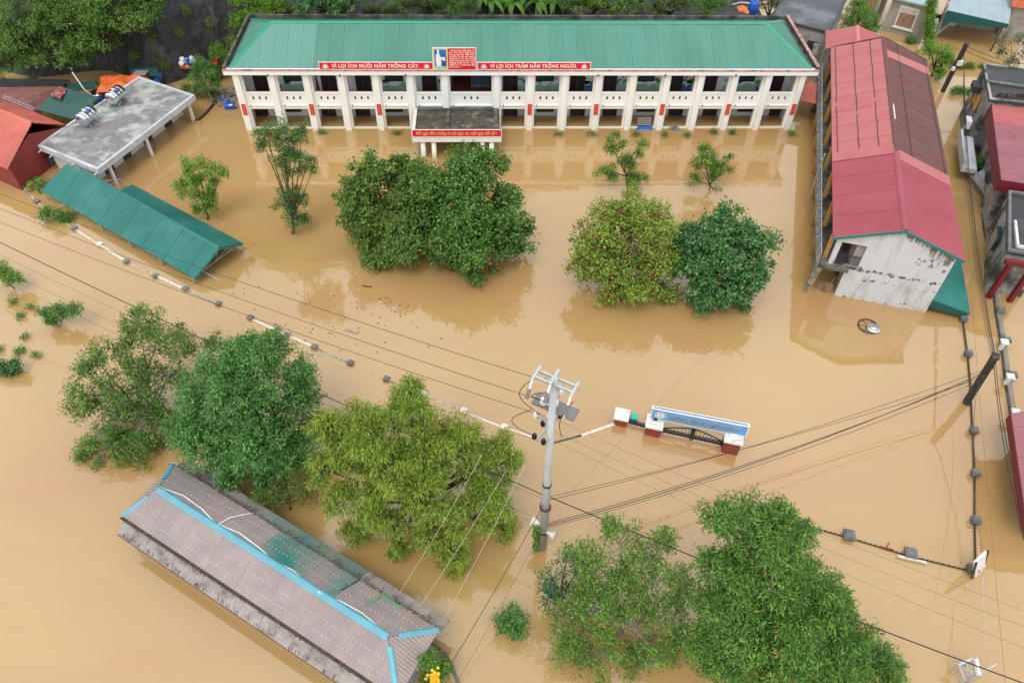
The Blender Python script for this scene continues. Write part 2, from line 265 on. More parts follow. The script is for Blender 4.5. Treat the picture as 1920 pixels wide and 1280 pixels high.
def sheets(th, parent, poly, m, width=1.07, pitch=.214, rib=.028, gap=.010, lift=.015, name='roof_sheet', alt=None, wave=False, step=.007):
    """lay profiled metal sheets on a slope: poly = eave0, eave1, then on round (counter-clockwise from above); each sheet its own object"""
    P = [np.array(p, float) for p in poly]; e = P[1]-P[0]; e /= np.linalg.norm(e)
    nn = np.cross(P[1]-P[0], P[2]-P[0]); nn /= np.linalg.norm(nn)
    if nn[2] < 0: nn = -nn
    t = np.cross(nn, e)
    Q = [((p-P[0])@e, (p-P[0])@t) for p in P]
    s0, s1 = min(q[0] for q in Q), max(q[0] for q in Q)
    def span(s):
        ts = []
        for i in range(len(Q)):
            a, b = Q[i], Q[(i+1) % len(Q)]
            if (a[0]-s)*(b[0]-s) <= 0 and abs(a[0]-b[0]) > 1e-9: ts.append(a[1]+(b[1]-a[1])*(s-a[0])/(b[0]-a[0]))
        return (min(ts), max(ts)) if len(ts) > 1 else None
    n = max(1, round((s1-s0)/width)); wd = (s1-s0)/n; out = []
    for i in range(n):
        a = s0+i*wd+1e-4; b = s0+(i+1)*wd-gap; kn = []
        k = max(1, round((b-a)/pitch)); dp = (b-a)/k
        for j in range(k):
            x = a+j*dp
            kn += ([(x, 0), (x+dp*.25, rib*.5), (x+dp*.5, rib), (x+dp*.75, rib*.5)] if wave else [(x, 0), (x+dp*.62, 0), (x+dp*.72, rib), (x+dp*.88, rib), (x+dp*.98, 0)])
        kn.append((b, 0)); mb = MB(); vs = []; up = lift+(step if i % 2 else 0)
        for x, h in kn:
            sp = span(min(max(x, s0+1e-4), s1-1e-4)) or (0, 0)
            for tt in sp: vs.append(P[0]+e*x+t*tt+nn*(h+up))
        mb.add(vs, [(2*q, 2*q+2, 2*q+3, 2*q+1) for q in range(len(kn)-1)])
        mm = alt[i] if alt and i in alt else m
        out.append(th.part(name, mb, mm, parent))
    return out
def text_mesh(txt, m, size, origin, xdir, updir, width=None, bold=.0, align='LEFT', depth=.004):
    """lettering as thin raised mesh; origin = left (or centre) end of the baseline"""
    c = bpy.data.curves.new('lettering', 'FONT'); c.body = txt; c.size = size; c.align_x = align; c.offset = bold; c.extrude = depth; c.resolution_u = 2; c.space_character = 1.12
    o = bpy.data.objects.new('lettering', c); COL.objects.link(o); dg = bpy.context.evaluated_depsgraph_get(); dg.update()
    me = bpy.data.meshes.new_from_object(o.evaluated_get(dg)); bpy.data.objects.remove(o); bpy.data.curves.remove(c)
    co = np.empty(len(me.vertices)*3); me.vertices.foreach_get('co', co); co = co.reshape(-1, 3)
    if width and len(co):
        w = co[:, 0].max()-co[:, 0].min(); co[:, 0] *= width/w
    x = np.array(xdir, float); x /= np.linalg.norm(x); u = np.array(updir, float); u /= np.linalg.norm(u); nn = np.cross(x, u)
    w3 = np.array(origin)+co[:, :1]*x+co[:, 1:2]*u+co[:, 2:3]*nn
    mb = MB(); mb.v = [tuple(p) for p in w3]; mb.f = [tuple(p.vertices) for p in me.polygons]; bpy.data.meshes.remove(me)
    return mb
# ------------------------------------------------------------------ foliage
def unit(a): return a/(np.linalg.norm(a, axis=-1, keepdims=True)+1e-9)
def leaf_mesh(name, pos, nor, L, Wd, pal, n=7, droop=.2, spread=1., jit=.12, lift=.35, matname='leaf', zmin=.03, colour_patch=None):
    """rosettes of n folded leaves at every position; returns a mesh with a colour of its own for each leaf"""
    L *= .84; Wd *= .80; n = int(round(n*1.2)); N = len(pos)
    if N == 0: pos = np.zeros((1, 3)); nor = V(0, 0, 1)[None]; N = 1
    P = np.repeat(pos, n, 0)+RNG.normal(0, jit, (N*n, 3)); O = np.repeat(nor, n, 0)
    d = unit(O*lift+RNG.normal(0, 1, (N*n, 3))*spread*.6+V(0, 0, -droop)); up = unit(O*.6+V(0, 0, .8)+RNG.normal(0, .35, (N*n, 3)))
    s = unit(np.cross(d, up)); up = np.cross(s, d)
    l = (L*RNG.uniform(.65, 1.2, N*n))[:, None]; w = (Wd*RNG.uniform(.7, 1.2, N*n))[:, None]
    tip = P+d*l-V(0, 0, 1)*l*.12; mid = P+d*l*.5
    vs = np.stack([P, mid+s*w*.5+up*w*.16, tip, mid-s*w*.5+up*w*.16], 1)
    keep = vs[:, :, 2].min(1) > zmin; vs = vs[keep]; k = len(vs)
    pal_c = np.array([c for c, _ in pal]); pw = np.array([q for _, q in pal]); pw = pw/pw.sum()
    cl = RNG.choice(len(pal), N, p=pw); lv = RNG.choice(len(pal), N*n, p=pw); use = RNG.random(N*n) < .55
    idx = np.where(use, np.repeat(cl, n), lv); col = (pal_c[idx]*V(1.52, 1.38, 1.6)+V(.010, .008, .005))*RNG.uniform(.75, 1.25, (N*n, 1))
    col = np.clip(col, 0, 1)[keep]
    me = bpy.data.meshes.new(name); me.vertices.add(k*4); me.vertices.foreach_set('co', vs.reshape(-1)); me.loops.add(k*4); me.loops.foreach_set('vertex_index', np.arange(k*4))
    me.polygons.add(k); me.polygons.foreach_set('loop_start', np.arange(k)*4); me.polygons.foreach_set('loop_total', np.full(k, 4))
    at = me.attributes.new('leaf_colour', 'FLOAT_COLOR', 'POINT'); at.data.foreach_set('color', np.repeat(np.c_[col, np.ones(k)], 4, 0).reshape(-1))
    me.materials.append(MATS[matname]); me.update(calc_edges=True); return me
def crown_points(blobs, subs=14, cl=1., sub_r=(.22, .42), low=-.55, flat=1.):
    """clump positions: every blob is a cloud of smaller lobes, clumps sit on and in the lobes"""
    pos, nor, tips = [], [], []
    for (c, R) in blobs:
        k = max(4, int(subs))
        dr = unit(RNG.normal(0, 1, (k*3, 3))); dr = dr[dr[:, 2] > low][:k]
        for q in dr:
            R2 = R*V(1, 1, flat); sc = c+q*R2*RNG.uniform(.42, 1.0); sr = R*RNG.uniform(*sub_r); tips.append((c, sc))
            m = max(4, int(cl*sr*sr*60))
            u = unit(RNG.normal(0, 1, (m*2, 3))); u = u[u[:, 2] > -.5][:m]
            p = sc+u*sr*RNG.uniform(.35, 1.12, (len(u), 1))*V(1, 1, .85); pos.append(p); nor.append(unit(u+q*.6+V(0, 0, .35)))
    return np.concatenate(pos), np.concatenate(nor), tips
def px_blobs(lst, Y):
    out = []
    for b in lst:
        px, py, r = b[:3]; dY = b[3] if len(b) > 3 else 0.
        c = onY(px, py, Y+dY); out.append((c, .89*r/ppm(c)))
    return out
GREEN = [((.040, .105, .016), 5), ((.062, .155, .022), 4), ((.100, .215, .030), 2)]
def tree(name, label, cat, base, blobs, pal, L=.22, Wd=.1, n=7, subs=14, cl=1., droop=.2, spread=1., bark='bark', trunk_r=.16, matname='leaf', group=None, lean=(0, 0), sub_r=(.22, .42), flat=1., low=-.55, twig=True, jit=.12, lift=.35, fork=.45, stems=1, extra=None):
    th = Thing(name, label, cat, base, group); pos, nor, tips = crown_points(blobs, subs, cl, sub_r, low, flat)
    me = leaf_mesh('crown', pos-th.L, nor, L, Wd, pal, n, droop, spread, jit, lift, matname, zmin=.03-th.L[2] if th.L[2] < .5 else -99)
    o = link('crown', me, th.o); o['kind'] = 'stuff'
    cen = np.mean([c for c, _ in blobs], 0); mb = MB(); b0 = np.array(base, float)-V(0, 0, .3)
    fk = b0+(cen-b0)*fork; fk[:2] += np.array(lean)
    for q in range(stems):
        ofs = V(*(RNG.normal(0, trunk_r*2.2, 2) if stems > 1 else (0, 0)), 0); a = b0+ofs; f2 = fk+ofs*3
        mid = (a+f2)/2+V(*RNG.normal(0, .12, 2), 0)
        mb.tube([a, mid, f2], [trunk_r, trunk_r*.85, trunk_r*.7], 7)
        for i, (c, R) in enumerate(blobs):
            if stems > 1 and i % stems != q: continue
            m2 = f2+(c-f2)*.5+V(*RNG.normal(0, .06*R+.05, 2), .12*R); mb.tube([f2, m2, c], [trunk_r*.6, trunk_r*.42, trunk_r*.25], 6)
    if twig:
        for c, s in tips: mb.tube([c, (c+s)/2+RNG.normal(0, .06, 3), s], [trunk_r*.2, trunk_r*.13, trunk_r*.06], 4, False)
    th.part('trunk', mb, bark, smooth=True)
    if extra: extra(th, pos)
    return th
# ================================================================== setting: water, hill
mb = MB(); mb.add([(-3000, -600, 0), (3000, -600, 0), (3000, 4000, 0), (-3000, 4000, 0)], [(0, 1, 2, 3)])
solo('water', mb, 'muddy_water', 'brown muddy flood water covering the school yard and streets', None, (0, 0, 0), kind='structure')
def sm(a, b, x): t = min(max((x-a)/(b-a), 0), 1); return t*t*(3-2*t)
def hill_z(x, y):
    top = 10+27*math.exp(-((x+24)/22.)**2)+14*math.exp(-((x+2)/12.)**2); top *= 1-sm(4, 24, x); top *= sm(-110, -55, x)
    y0 = 65.4+.9*math.sin(x*.21)+.7*math.sin(x*.53+1)-3.6*math.exp(-((x+29.)/5.)**2)-1.2*sm(-32, -38, x)+2.5*sm(-6, 8, x)
    f = sm(0, 22, y-y0); st = max(0, y-y0)
    ru = mnoise.fractal(Vector((x*.13, y*.13, 3.1)), 1., 2.1, 5)
    z = -.5+min(.5+st*.9, 3)*sm(0, 2, st)+top*f+ru*(1.0+1.6*f)*sm(-1, 4, st)
    z -= 5*sm(25, 30, x); rd = abs(mnoise.noise(Vector((x*.35, y*.22, 7.7)))); return z+rd*2.6*sm(0, 4, st)*(1-sm(2, 10, x))
mb = MB(); nx, ny = 190, 90
xs = np.linspace(-110, 40, nx); ys = np.r_[np.linspace(58, 84, 66), np.linspace(85, 150, ny-66)]
mb.v = [(x, y, hill_z(x, y)) for y in ys for x in xs]
mb.f = [(j*nx+i, j*nx+i+1, (j+1)*nx+i+1, (j+1)*nx+i) for j in range(ny-1) for i in range(nx-1)]
solo('rocky_hill', mb, 'rock', 'steep dark limestone cliff rising behind the school', None, (0, 0, 0), kind='structure')
# ================================================================== the school
YF, X0, X1 = 54.70, -19.75, 24.70                      # front of the pilasters, outer ends of the facade
YP, YB, YR = YF+.28, YF+2.26, 63.3                     # front of the piers, corridor back wall, rear wall
S = Thing('school_building', 'long white two-storey school with green hipped metal roof standing in the flood', 'school', (0, YF+4, 0))
pil, pier = .44, .76; bw = (X1-X0-pil-4.0)/15.
cx = [X0+pil/2+bw*i for i in range(7)]; cx += [cx[6]+4.0+bw*i for i in range(10)]
ident = lambda x, y, z: (x, y, z)
# pilasters: front shaft and pier behind, shared meshes
m_p = MB().bx(ident, -pil/2, pil/2, 0, .30, -1, 4.92).mesh('pilaster', 'white_paint'); m_q = MB().bx(ident, -pier/2, pier/2, .28, .60, -1, 4.92).mesh('pier', 'white_paint')
m_c = MB().bx(ident, -pier/2-.05, -pil/2-.002, .225, .64, 4.66, 4.80).bx(ident, pil/2+.002, pier/2+.05, .225, .64, 4.66, 4.80).mesh('capital', 'capital_brown')
for x in cx:
    p = S.inst('pilaster', m_p, (x, YF, 0)); S.inst('pier', m_q, (x, YF, 0), p); S.inst('capital', m_c, (x, YF, 0), p)
# balcony panels with three slots, coping, moulding and floor beam
def panel(w):
    b = MB(); d0, d1 = YP+.02-YF, YP+.14-YF; sw, sh, gapx = .15, .30, .50
    xs = [-w/2]; 
    for k in (-1, 0, 1): xs += [k*gapx-sw/2, k*gapx+sw/2]
    xs.append(w/2)
    for i in range(0, 8, 2): b.bx(ident, xs[i], xs[i+1], d0, d1, 2.56, 2.86)
    b.bx(ident, -w/2, w/2, d0, d1, 2.14, 2.56); b.bx(ident, -w/2, w/2, d0, d1, 2.86, 3.08)
    return b
def coping(w): return MB().bx(ident, -w/2, w/2, YP-.03-YF, YP+.17-YF, 3.08, 3.20)
def beam(w): return MB().bx(ident, -w/2, w/2, YP-.01-YF, YP+.30-YF, 1.79, 2.14).bx(ident, -w/2, w/2, YP-.10-YF, YP-.01-YF, 2.08, 2.15)
def cap_dark(w): return MB().bx(ident, -w/2+.02, w/2-.02, YP+.17-YF, YP+.23-YF, 3.10, 3.22)
def sill(w): return MB().bx(ident, -w/2, w/2, YP-.02-YF, YP+.22-YF, -.5, .07)
wN, wC = bw-pier, 4.0-pier
ms = {}
for key, w in (('n', wN), ('c', wC)):
    ms[key] = [(nm, f(w).mesh(nm, mm)) for nm, f, mm in (('balcony_panel', panel, 'white_paint'), ('coping', coping, 'white_paint'), ('floor_beam', beam, 'white_paint'), ('coping_edge', cap_dark, 'maroon'), ('step_wall', sill, 'cream_side'))]
for i in range(16):
    k = 'c' if i == 6 else 'n'; p = V((cx[i]+cx[i+1])/2, YF, 0)
    par = S.inst('balcony_panel', ms[k][0][1], p)
    for nm, me in ms[k][1:]: S.inst(nm, me, p, par)
# floors, ceiling, walls
S.part('balcony_floor', MB().bx(ident, X0+.1, X1-.1, YP+.32, YR-.05, 1.95, 2.14), 'floor_red')
S.part('ceiling', MB().bx(ident, X0+.05, X1-.05, YP+.05, YR, 4.86, 5.04), 'white_paint')
cw0, cw1 = cx[6]+pier/2-.1, cx[7]-pier/2+.1               # stair hall in the centre bay
wb = MB().bx(ident, X0+.2, cw0, YB, YB+.2, -1, 4.86).bx(ident, cw1, X1-.2, YB, YB+.2, -1, 4.86); wl_ = S.part('corridor_wall', wb, 'mural_wall')
S.part('wall', MB().bx(ident, X0+.02, X0+.24, YF+.62, YR, -1, 4.86), 'white_paint'); S.part('wall', MB().bx(ident, X1-.24, X1-.02, YF+.62, YR, -1, 4.86), 'white_paint')
S.part('wall', MB().bx(ident, X0+.25, X1-.25, YR-.22, YR-.02, -1, 4.86), 'moss_concrete')
S.part('stair_wall', MB().bx(ident, cw0, cw1, YB+3, YB+3.2, -1, 4.86).bx(ident, cw0-.02, cw0+.18, YB+.21, YB+3, -1, 4.86).bx(ident, cw1-.18, cw1+.02, YB+.21, YB+3, -1, 4.86), 'dark_grey')
rl = MB()
for k in range(13): x = cx[6]+2.0+k*.13; rl.bar((x, YB+.4, 2.29), (x, YB+.4, 3.6), .035)
rl.bar((cx[6]+1.95, YB+.4, 3.62), (cx[6]+3.62, YB+.4, 3.62), .06); rl.bar((cx[6]+1.95, YB+.4, 2.5), (cx[6]+3.62, YB+.4, 2.5), .06)
S.part('stair_railing', rl, 'sky_strip')
# doors and windows of both storeys
def door_set(w, h):
    fr_ = MB(); d = .05
    fr_.bx(ident, -w/2-.06, w/2+.06, -d, 0, h, h+.07).bx(ident, -w/2-.06, -w/2, -d, 0, 0, h).bx(ident, w/2, w/2+.06, -d, 0, 0, h)
    lf = MB().bx(ident, -w/2, -.008, -.03, 0, 0, h*.74).bx(ident, .008, w/2, -.03, 0, 0, h*.74).bx(ident, -w/2, w/2, -.035, 0, h*.74, h*.78)
    pn = MB().bx(ident, -w/2+.05, -.04, -.02, 0, h*.78, h-.02).bx(ident, .04, w/2-.05, -.02, 0, h*.78, h-.02)
    return fr_.mesh('door_frame', 'door_dark'), lf.mesh('door', 'door_dark'), pn.mesh('transom_pane', 'door_pane')
DS = door_set(1.08, 2.5)
def win_set(w, h):
    f = MB().bx(ident, -w/2, w/2, -.06, 0, -.08, 0).bx(ident, -w/2, w/2, -.06, 0, h, h+.08).bx(ident, -w/2, -w/2+.07, -.06, 0, 0, h).bx(ident, w/2-.07, w/2, -.06, 0, 0, h).bx(ident, -.04, .04, -.06, 0, 0, h)
    s = MB(); k = int(h/.16)
    for i in range(k): s.bx(ident, -w/2+.07, -.04, -.045, -.02, i*h/k+.04, (i+1)*h/k).bx(ident, .04, w/2-.07, -.045, -.02, i*h/k+.04, (i+1)*h/k)
    g = MB().bx(ident, -w/2+.07, w/2-.07, -.015, 0, 0, h)
    return f.mesh('window', 'door_dark'), s.mesh('shutter_slats', 'dark_green_sheet'), g.mesh('pane', 'door_pane')
WS = win_set(1.45, 1.25)
doors = [489, 616, 680, 805, 957, 1083, 1143, 1267, 1331, 1456]; wins = [549, 739, 1022, 1210, 1398]
for zf in (0, 1):
    for px in doors:
        x = onY(px, 150 if zf else 208, YB)[0]; p = (x, YB-.004, 2.14 if zf else -.6)
        f = S.inst('door', DS[1], p); S.inst('door_frame', DS[0], p, f); S.inst('transom_pane', DS[2], p, f)
    for px in wins:
        x = onY(px, 150 if zf else 208, YB)[0]; p = (x, YB-.004, 3.20 if zf else .45)
        f = S.inst('window', WS[0], p); S.inst('shutter', WS[1], p, f); S.inst('pane', WS[2], p, f)
# murals: flat painted shapes on the corridor wall
def hills(x0, x1, z0, h, seed):
    r = random.Random(seed); n = 9; y = YB-.004; b = MB()
    top = [(x0+(x1-x0)*i/n, y, z0+h*(.5+.5*r.random())) for i in range(n+1)]
    return b.add([(x0, y, z0), (x1, y, z0)]+top[::-1], [tuple(range(n+3))])
def disc(b, x, z, r, y, k=9, rx=1.):
    return b.add([(x+math.cos(6.283*i/k)*r*rx, y, z+math.sin(6.283*i/k)*r) for i in range(k)], [tuple(range(k))])
used = [(onY(p, 150, YB)[0]-.62, onY(p, 150, YB)[0]+.62) for p in doors]
for i in range(16):
    if i == 6: continue
    a, b_ = cx[i]+.0, cx[i+1]; r = random.Random(i*3+1)
    for q in used:
        if q[0] < b_ and q[1] > a:
            if q[0]-a > b_-q[1]: b_ = q[0]
            else: a = q[1]
    if b_-a < .35: continue
    S.part('mural', hills(a, b_, 2.15, .95, i), 'mural_teal' if i % 3 else 'mural_blue', wl_)
    g = MB()
    for k in range(4): disc(g, a+(b_-a)*r.random(), 2.95+.35*r.random(), .10+.10*r.random(), YB-.008, rx=1.6)
    S.part('mural', g, 'mural_green', wl_)
    g = MB()
    for k in range(3): disc(g, a+(b_-a)*r.random(), 3.2+.6*r.random(), .07+.09*r.random(), YB-.012)
    S.part('mural', g, ('mural_pink', 'mural_brown', 'mural_orange', 'mural_blue')[i % 4], wl_)
    g = MB()
    for k in range(3): disc(g, a+(b_-a)*r.random(), .75+.25*r.random(), .08+.12*r.random(), YB-.008, rx=1.8)
    S.part('mural', g, ('mural_teal', 'mural_blue')[i % 2], wl_)
tx = onY(593, 150, YB)[0]; g = MB()                       # painted tree with bare branches
g.add([(tx-.12, YB-.016, 2.3), (tx+.16, YB-.016, 2.3), (tx+.05, YB-.016, 3.7), (tx-.05, YB-.016, 3.7)], [(0, 1, 2, 3)])
for a in (-1.1, -.6, -.2, .25, .7): g.add([(tx-.04, YB-.017, 3.55), (tx+.05, YB-.017, 3.5), (tx+math.sin(a)*.9, YB-.017, 3.6+math.cos(a)*.75)], [(0, 1, 2)])
for k in range(9): disc(g, tx+random.uniform(-.75, .7), 4.0+random.uniform(-.1, .45), .11, YB-.018, rx=1.5)
S.part('mural', g, 'mural_brown', wl_)
# fascia, gutter, parapets
FX0, FX1, FY = X0-.58, X1+.78, YF-.18
S.part('fascia', MB().bx(ident, FX0, FX1, FY, YP+.05, 4.90, 5.26), 'white_paint')
S.part('fascia_coping', MB().bx(ident, FX0-.04, FX1+.04, FY-.05, FY+.14, 5.263, 5.32), 'pink_coping')
S.part('gutter', MB().bx(ident, FX0+.1, FX1-.1, FY+.15, YR+.2, 5.05, 5.18), 'moss_concrete')
S.part('parapet', MB().bx(ident, FX0, FX0+.20, FY+.15, YR+.35, 4.85, 5.52), 'moss_concrete'); pr = S.part('parapet', MB().bx(ident, FX1-.20, FX1, FY+.15, YR+.35, 4.85, 5.52), 'moss_concrete')
S.part('parapet_coping', MB().bx(ident, FX1-.23, FX1+.03, FY+.15, YR+.35, 5.523, 5.58), 'pink_coping', pr)
S.part('parapet', MB().bx(ident, FX0+.2, FX1-.2, YR+.15, YR+.35, 4.85, 5.52), 'moss_concrete')
# roof: deck, sheets, ridge and hip caps
ex0, ex1, ey0, ey1, ez, rz_ = FX0+.42, FX1-.50, FY+.40, YR-.10, 5.27, 6.95
ry = (ey0+ey1)/2; rl0 = onY(507, 41, ry)[0]; rl1 = onY(1437, 41, ry)[0]
c00, c10, c11, c01 = V(ex0, ey0, ez), V(ex1, ey0, ez), V(ex1, ey1, ez), V(ex0, ey1, ez); r0, r1 = V(rl0, ry, rz_), V(rl1, ry, rz_)
dk = V(0, 0, -.03)
rf = S.part('roof', MB().add([c00+dk, c10+dk, c11+dk, c01+dk, r0+dk, r1+dk], [(0, 1, 5, 4), (1, 2, 5), (2, 3, 4, 5), (3, 0, 4), (3, 2, 1, 0)]), 'green_ridge')
sheets(S, rf, [c00, c10, r1, r0], 'green_roof', alt={i: 'green_roof_pale' for i in range(6)})
sheets(S, rf, [c10, c11, r1], 'green_roof'); sheets(S, rf, [c11, c01, r0, r1], 'green_roof', width=2.14); sheets(S, rf, [c01, c00, r0], 'green_roof')
def cap(a, b, w=.17, h=.055):
    a = np.array(a)+V(0, 0, .05); b = np.array(b)+V(0, 0, .05); d = unit(b-a); s = unit(np.cross(d, V(0, 0, 1))); u = np.cross(s, d); q = MB(); P = []
    for p in (a, b): P += [p-s*w-u*h, p-s*w*.5+u*h*.4, p+s*w*.5+u*h*.4, p+s*w-u*h]
    return q.add(P, [(0, 1, 5, 4), (1, 2, 6, 5), (2, 3, 7, 6)])
for a, b in ((r0, r1), (c00, r0), (c10, r1), (c11, r1), (c01, r0)): S.part('ridge_cap', cap(a, b), 'green_ridge', rf)
# drain spouts and small lamps under the fascia
for i in range(0, 17, 1):
    S.part('spout', MB().tube([(cx[i]+.55, YP-.10, 2.22), (cx[i]+.55, YP-.32, 2.19)], .035, 6), 'dark_grey') if i < 16 else None
for px in (502, 637, 760, 1122, 1248, 1380):
    p = onY(px, 142, FY-.06); S.part('lamp', MB().lathe(p, [(.02, -.09), (.08, -.05), (.09, .03), (.03, .08)], 8), 'dark_grey')
# ---- portico over the entrance
PX0, PX1, PY0 = -6.0, .82, 50.62
T = Thing('entrance_portico', 'flat mossy concrete porch roof on white columns at the school entrance', 'porch', ((PX0+PX1)/2, (PY0+YF)/2, 0))
T.part('roof_slab', MB().bx(ident, PX0+.12, PX1-.12, PY0+.30, YP-.12, 1.60, 1.90), 'canopy_slab')
T.part('beam', MB().bx(ident, PX0, PX1, PY0, PY0+.29, 1.52, 1.99), 'white_paint')
for x, w in ((PX0+.06, .22), (-3.36, .26), (.40, .30)):
    T.part('rib', MB().bx(ident, x-w/2, x+w/2, PY0+.31, YP-.43, 1.905, 2.06), 'moss_concrete' if w > .25 else 'cap_white')
T.part('rib', MB().bx(ident, PX0+.2, PX1-.2, YP-.42, YP-.14, 1.906, 2.02), 'moss_concrete')
for px, py in ((795, 295), (815, 295), (905, 293), (922, 291)):
    p = G(px, py); T.part('column', MB().lathe((p[0], PY0+.30, -1), [(.19, 0), (.19, 2.52)], 16), 'white_paint', smooth=True)
# ---- signs
def flat_sign(name, label, p0, p1, z0, z1, tilt, face, border, bw_=.05, group=None):
    """a thin board from p0 to p1 (bottom edge), leaning back by tilt metres"""
    th = Thing(name, label, 'sign', (np.array(p0)+np.array(p1))/2, group)
    p0 = np.array([*p0[:2], z0]); p1 = np.array([*p1[:2], z0]); e = unit(p1-p0); u = unit(V(0, 0, z1-z0)+V(-e[1], e[0], 0)*tilt); h = math.hypot(z1-z0, tilt)
    nn = np.cross(e, u); w = np.linalg.norm(p1-p0)
    th.part('board', MB().slab([p0, p1, p1+u*h, p0+u*h], .05), border)
    q = nn*.004; th.part('face', MB().slab([p0+e*bw_+u*bw_+q, p1-e*bw_+u*bw_+q, p1-e*bw_+u*(h-bw_)+q, p0+e*bw_+u*(h-bw_)+q], .003), face)
    return th, p0+nn*.008, e, u, w, h
def lotus(b, c, e, u, s):
    nn = np.cross(e, u)
    for a in (-1.25, -.8, -.4, 0, .4, .8, 1.25):
        d = e*math.sin(a)+u*math.cos(a); sd = e*math.cos(a)-u*math.sin(a); L = s*(1-.16*abs(a))
        b.add([c+nn*.002, c+d*L*.55+sd*L*.10, c+d*L, c+d*L*.55-sd*L*.10], [(0, 3, 2, 1)])
    b.add([c-e*s*.7-u*s*.12, c+e*s*.7-u*s*.12, c+e*s*.5, c-e*s*.5], [(0, 1, 2, 3)])
    return b
YS = FY+.02; ZS = 5.34
for a_, b_, txt, lab in ((599, 813, 'VÌ LỢI ÍCH MƯỜI NĂM TRỒNG CÂY.', 'long red slogan board ending TRỒNG CÂY on the school eave'), (895, 1107, 'VÌ LỢI ÍCH TRĂM NĂM TRỒNG NGƯỜI.', 'long red slogan board ending TRỒNG NGƯỜI on the school eave')):
    x0 = onY(a_, 134, YS)[0]; x1 = onY(b_, 134, YS)[0]
    th, o, e, u, w, h = flat_sign('slogan_board', lab, (x0, YS, ZS), (x1, YS, ZS), ZS, ZS+.60, .06, 'sign_red', 'sign_white')
    th.part('lettering', text_mesh(txt, 'letter_cream', .37, o+e*w*.115+u*h*.28, e, u, w*.765, .009), 'letter_cream')
    th.part('lotus_emblem', lotus(MB(), o+e*w*.058+u*h*.28, e, u, .34), 'letter_cream'); th.part('lotus_emblem', lotus(MB(), o+e*w*.942+u*h*.28, e, u, .34), 'letter_cream')
x0 = onY(812, 134, YS)[0]+.02; x1 = onY(894, 134, YS)[0]-.02
th, o, e, u, w, h = flat_sign('quotation_board', 'tall board with blue picture panel and red quotation panel on the school eave', (x0, YS-.07, ZS), (x1, YS-.07, ZS), ZS, ZS+1.75, .10, 'sign_red', 'sign_white')
nn = np.cross(e, u)
th.part('picture_frame', MB().slab([o+e*.04+u*.04, o+e*1.16+u*.04, o+e*1.16+u*(h-.04), o+e*.04+u*(h-.04)], .003), 'sign_yellow')
th.part('picture_panel', MB().slab([o+e*a+u*b+nn*.004 for a, b in ((.15, .14), (1.06, .14), (1.06, h-.14), (.15, h-.14))], .003), 'sign_blue')
fg = MB(); F_ = lambda pts, b: b.add([o+e*x+u*y+nn*.009 for x, y in pts], [tuple(range(len(pts)))])
F_([(.30, .32), (.62, .32), (.66, .85), (.72, 1.0), (.68, 1.08), (.56, 1.0), (.55, 1.22), (.50, 1.38), (.40, 1.40), (.28, 1.20), (.24, .8)], fg)
F_([(.45+.09*math.cos(k), 1.50+.11*math.sin(k)) for k in np.linspace(0, 6.28, 11)[:-1]], fg); th.part('painted_figure', fg, 'sign_white')
fg = MB(); F_([(.74, .32), (.98, .32), (.95, .75), (.78, .75)], fg); F_([(.86+.07*math.cos(k), 1.14+.09*math.sin(k)) for k in np.linspace(0, 6.28, 9)[:-1]], fg); th.part('painted_figure', fg, 'mural_brown')
fg = MB(); F_([(.78, .76), (.96, .76), (.94, 1.04), (.80, 1.04), (.70, 1.0), (.70, .96)], fg); th.part('painted_figure', fg, 'sign_white')
th.part('painted_figure', F_([(.16, .15), (1.05, .15), (1.05, .36), (.6, .33), (.16, .37)], MB()), 'mural_teal')
lines = ['"...Non sông Việt Nam có', 'trở nên tươi đẹp hay', 'không, dân tộc Việt Nam', 'có bước tới đài vinh quang', 'để sánh vai với các cường', 'quốc năm châu được hay', 'không, chính là nhờ một', 'phần lớn ở công học tập', 'của các em..."']
for i, t_ in enumerate(lines): th.part('lettering', text_mesh(t_, 'letter_cream', .165, o+e*1.26+u*(h-.26-.158*i), e, u, (w-1.38)*(.45 if i == 8 else 1), .004), 'letter_cream')
th, o, e, u, w, h = flat_sign('entrance_board', 'red board with yellow script fixed along the front of the porch roof', (PX0+.02, PY0-.06, 2.0), (PX1+.02, PY0-.06, 2.0), 2.0, 2.62, .03, 'sign_red', 'sign_white')
th.part('lettering', text_mesh('Mỗi ngày đến trường là một ngày vui, một ngày tiến bộ !', 'sign_gold', .36, o+e*.30+u*.20, e, u+e*.22, w-.7, .006), 'sign_gold')
for i in (0, 2, 4, 8, 10, 12, 14, 16):
    z0, z1 = 1.40, 2.36; x = cx[i]; where = {0: 'at the gutter barrel end corner', 16: 'at the corner by the small red awning'}.get(i, 'on a white school pilaster')
    th, o, e, u, w, h = flat_sign('pilaster_plaque', 'narrow upright red plaque with gold lines on a white school pilaster', (x-.17, YF-.03, z0), (x+.17, YF-.03, z0), z0, z1, 0, 'sign_red', 'sign_red', .01, 'red plaques on the school pilasters')
    for k, s_ in enumerate(('TIÊN', 'HỌC', 'LỄ HẬU', 'HỌC', 'VĂN')): th.part('lettering', text_mesh(s_, 'sign_gold', .085, o+e*.08+u*(h-.2-.165*k), e, u, .18, .001), 'sign_gold')
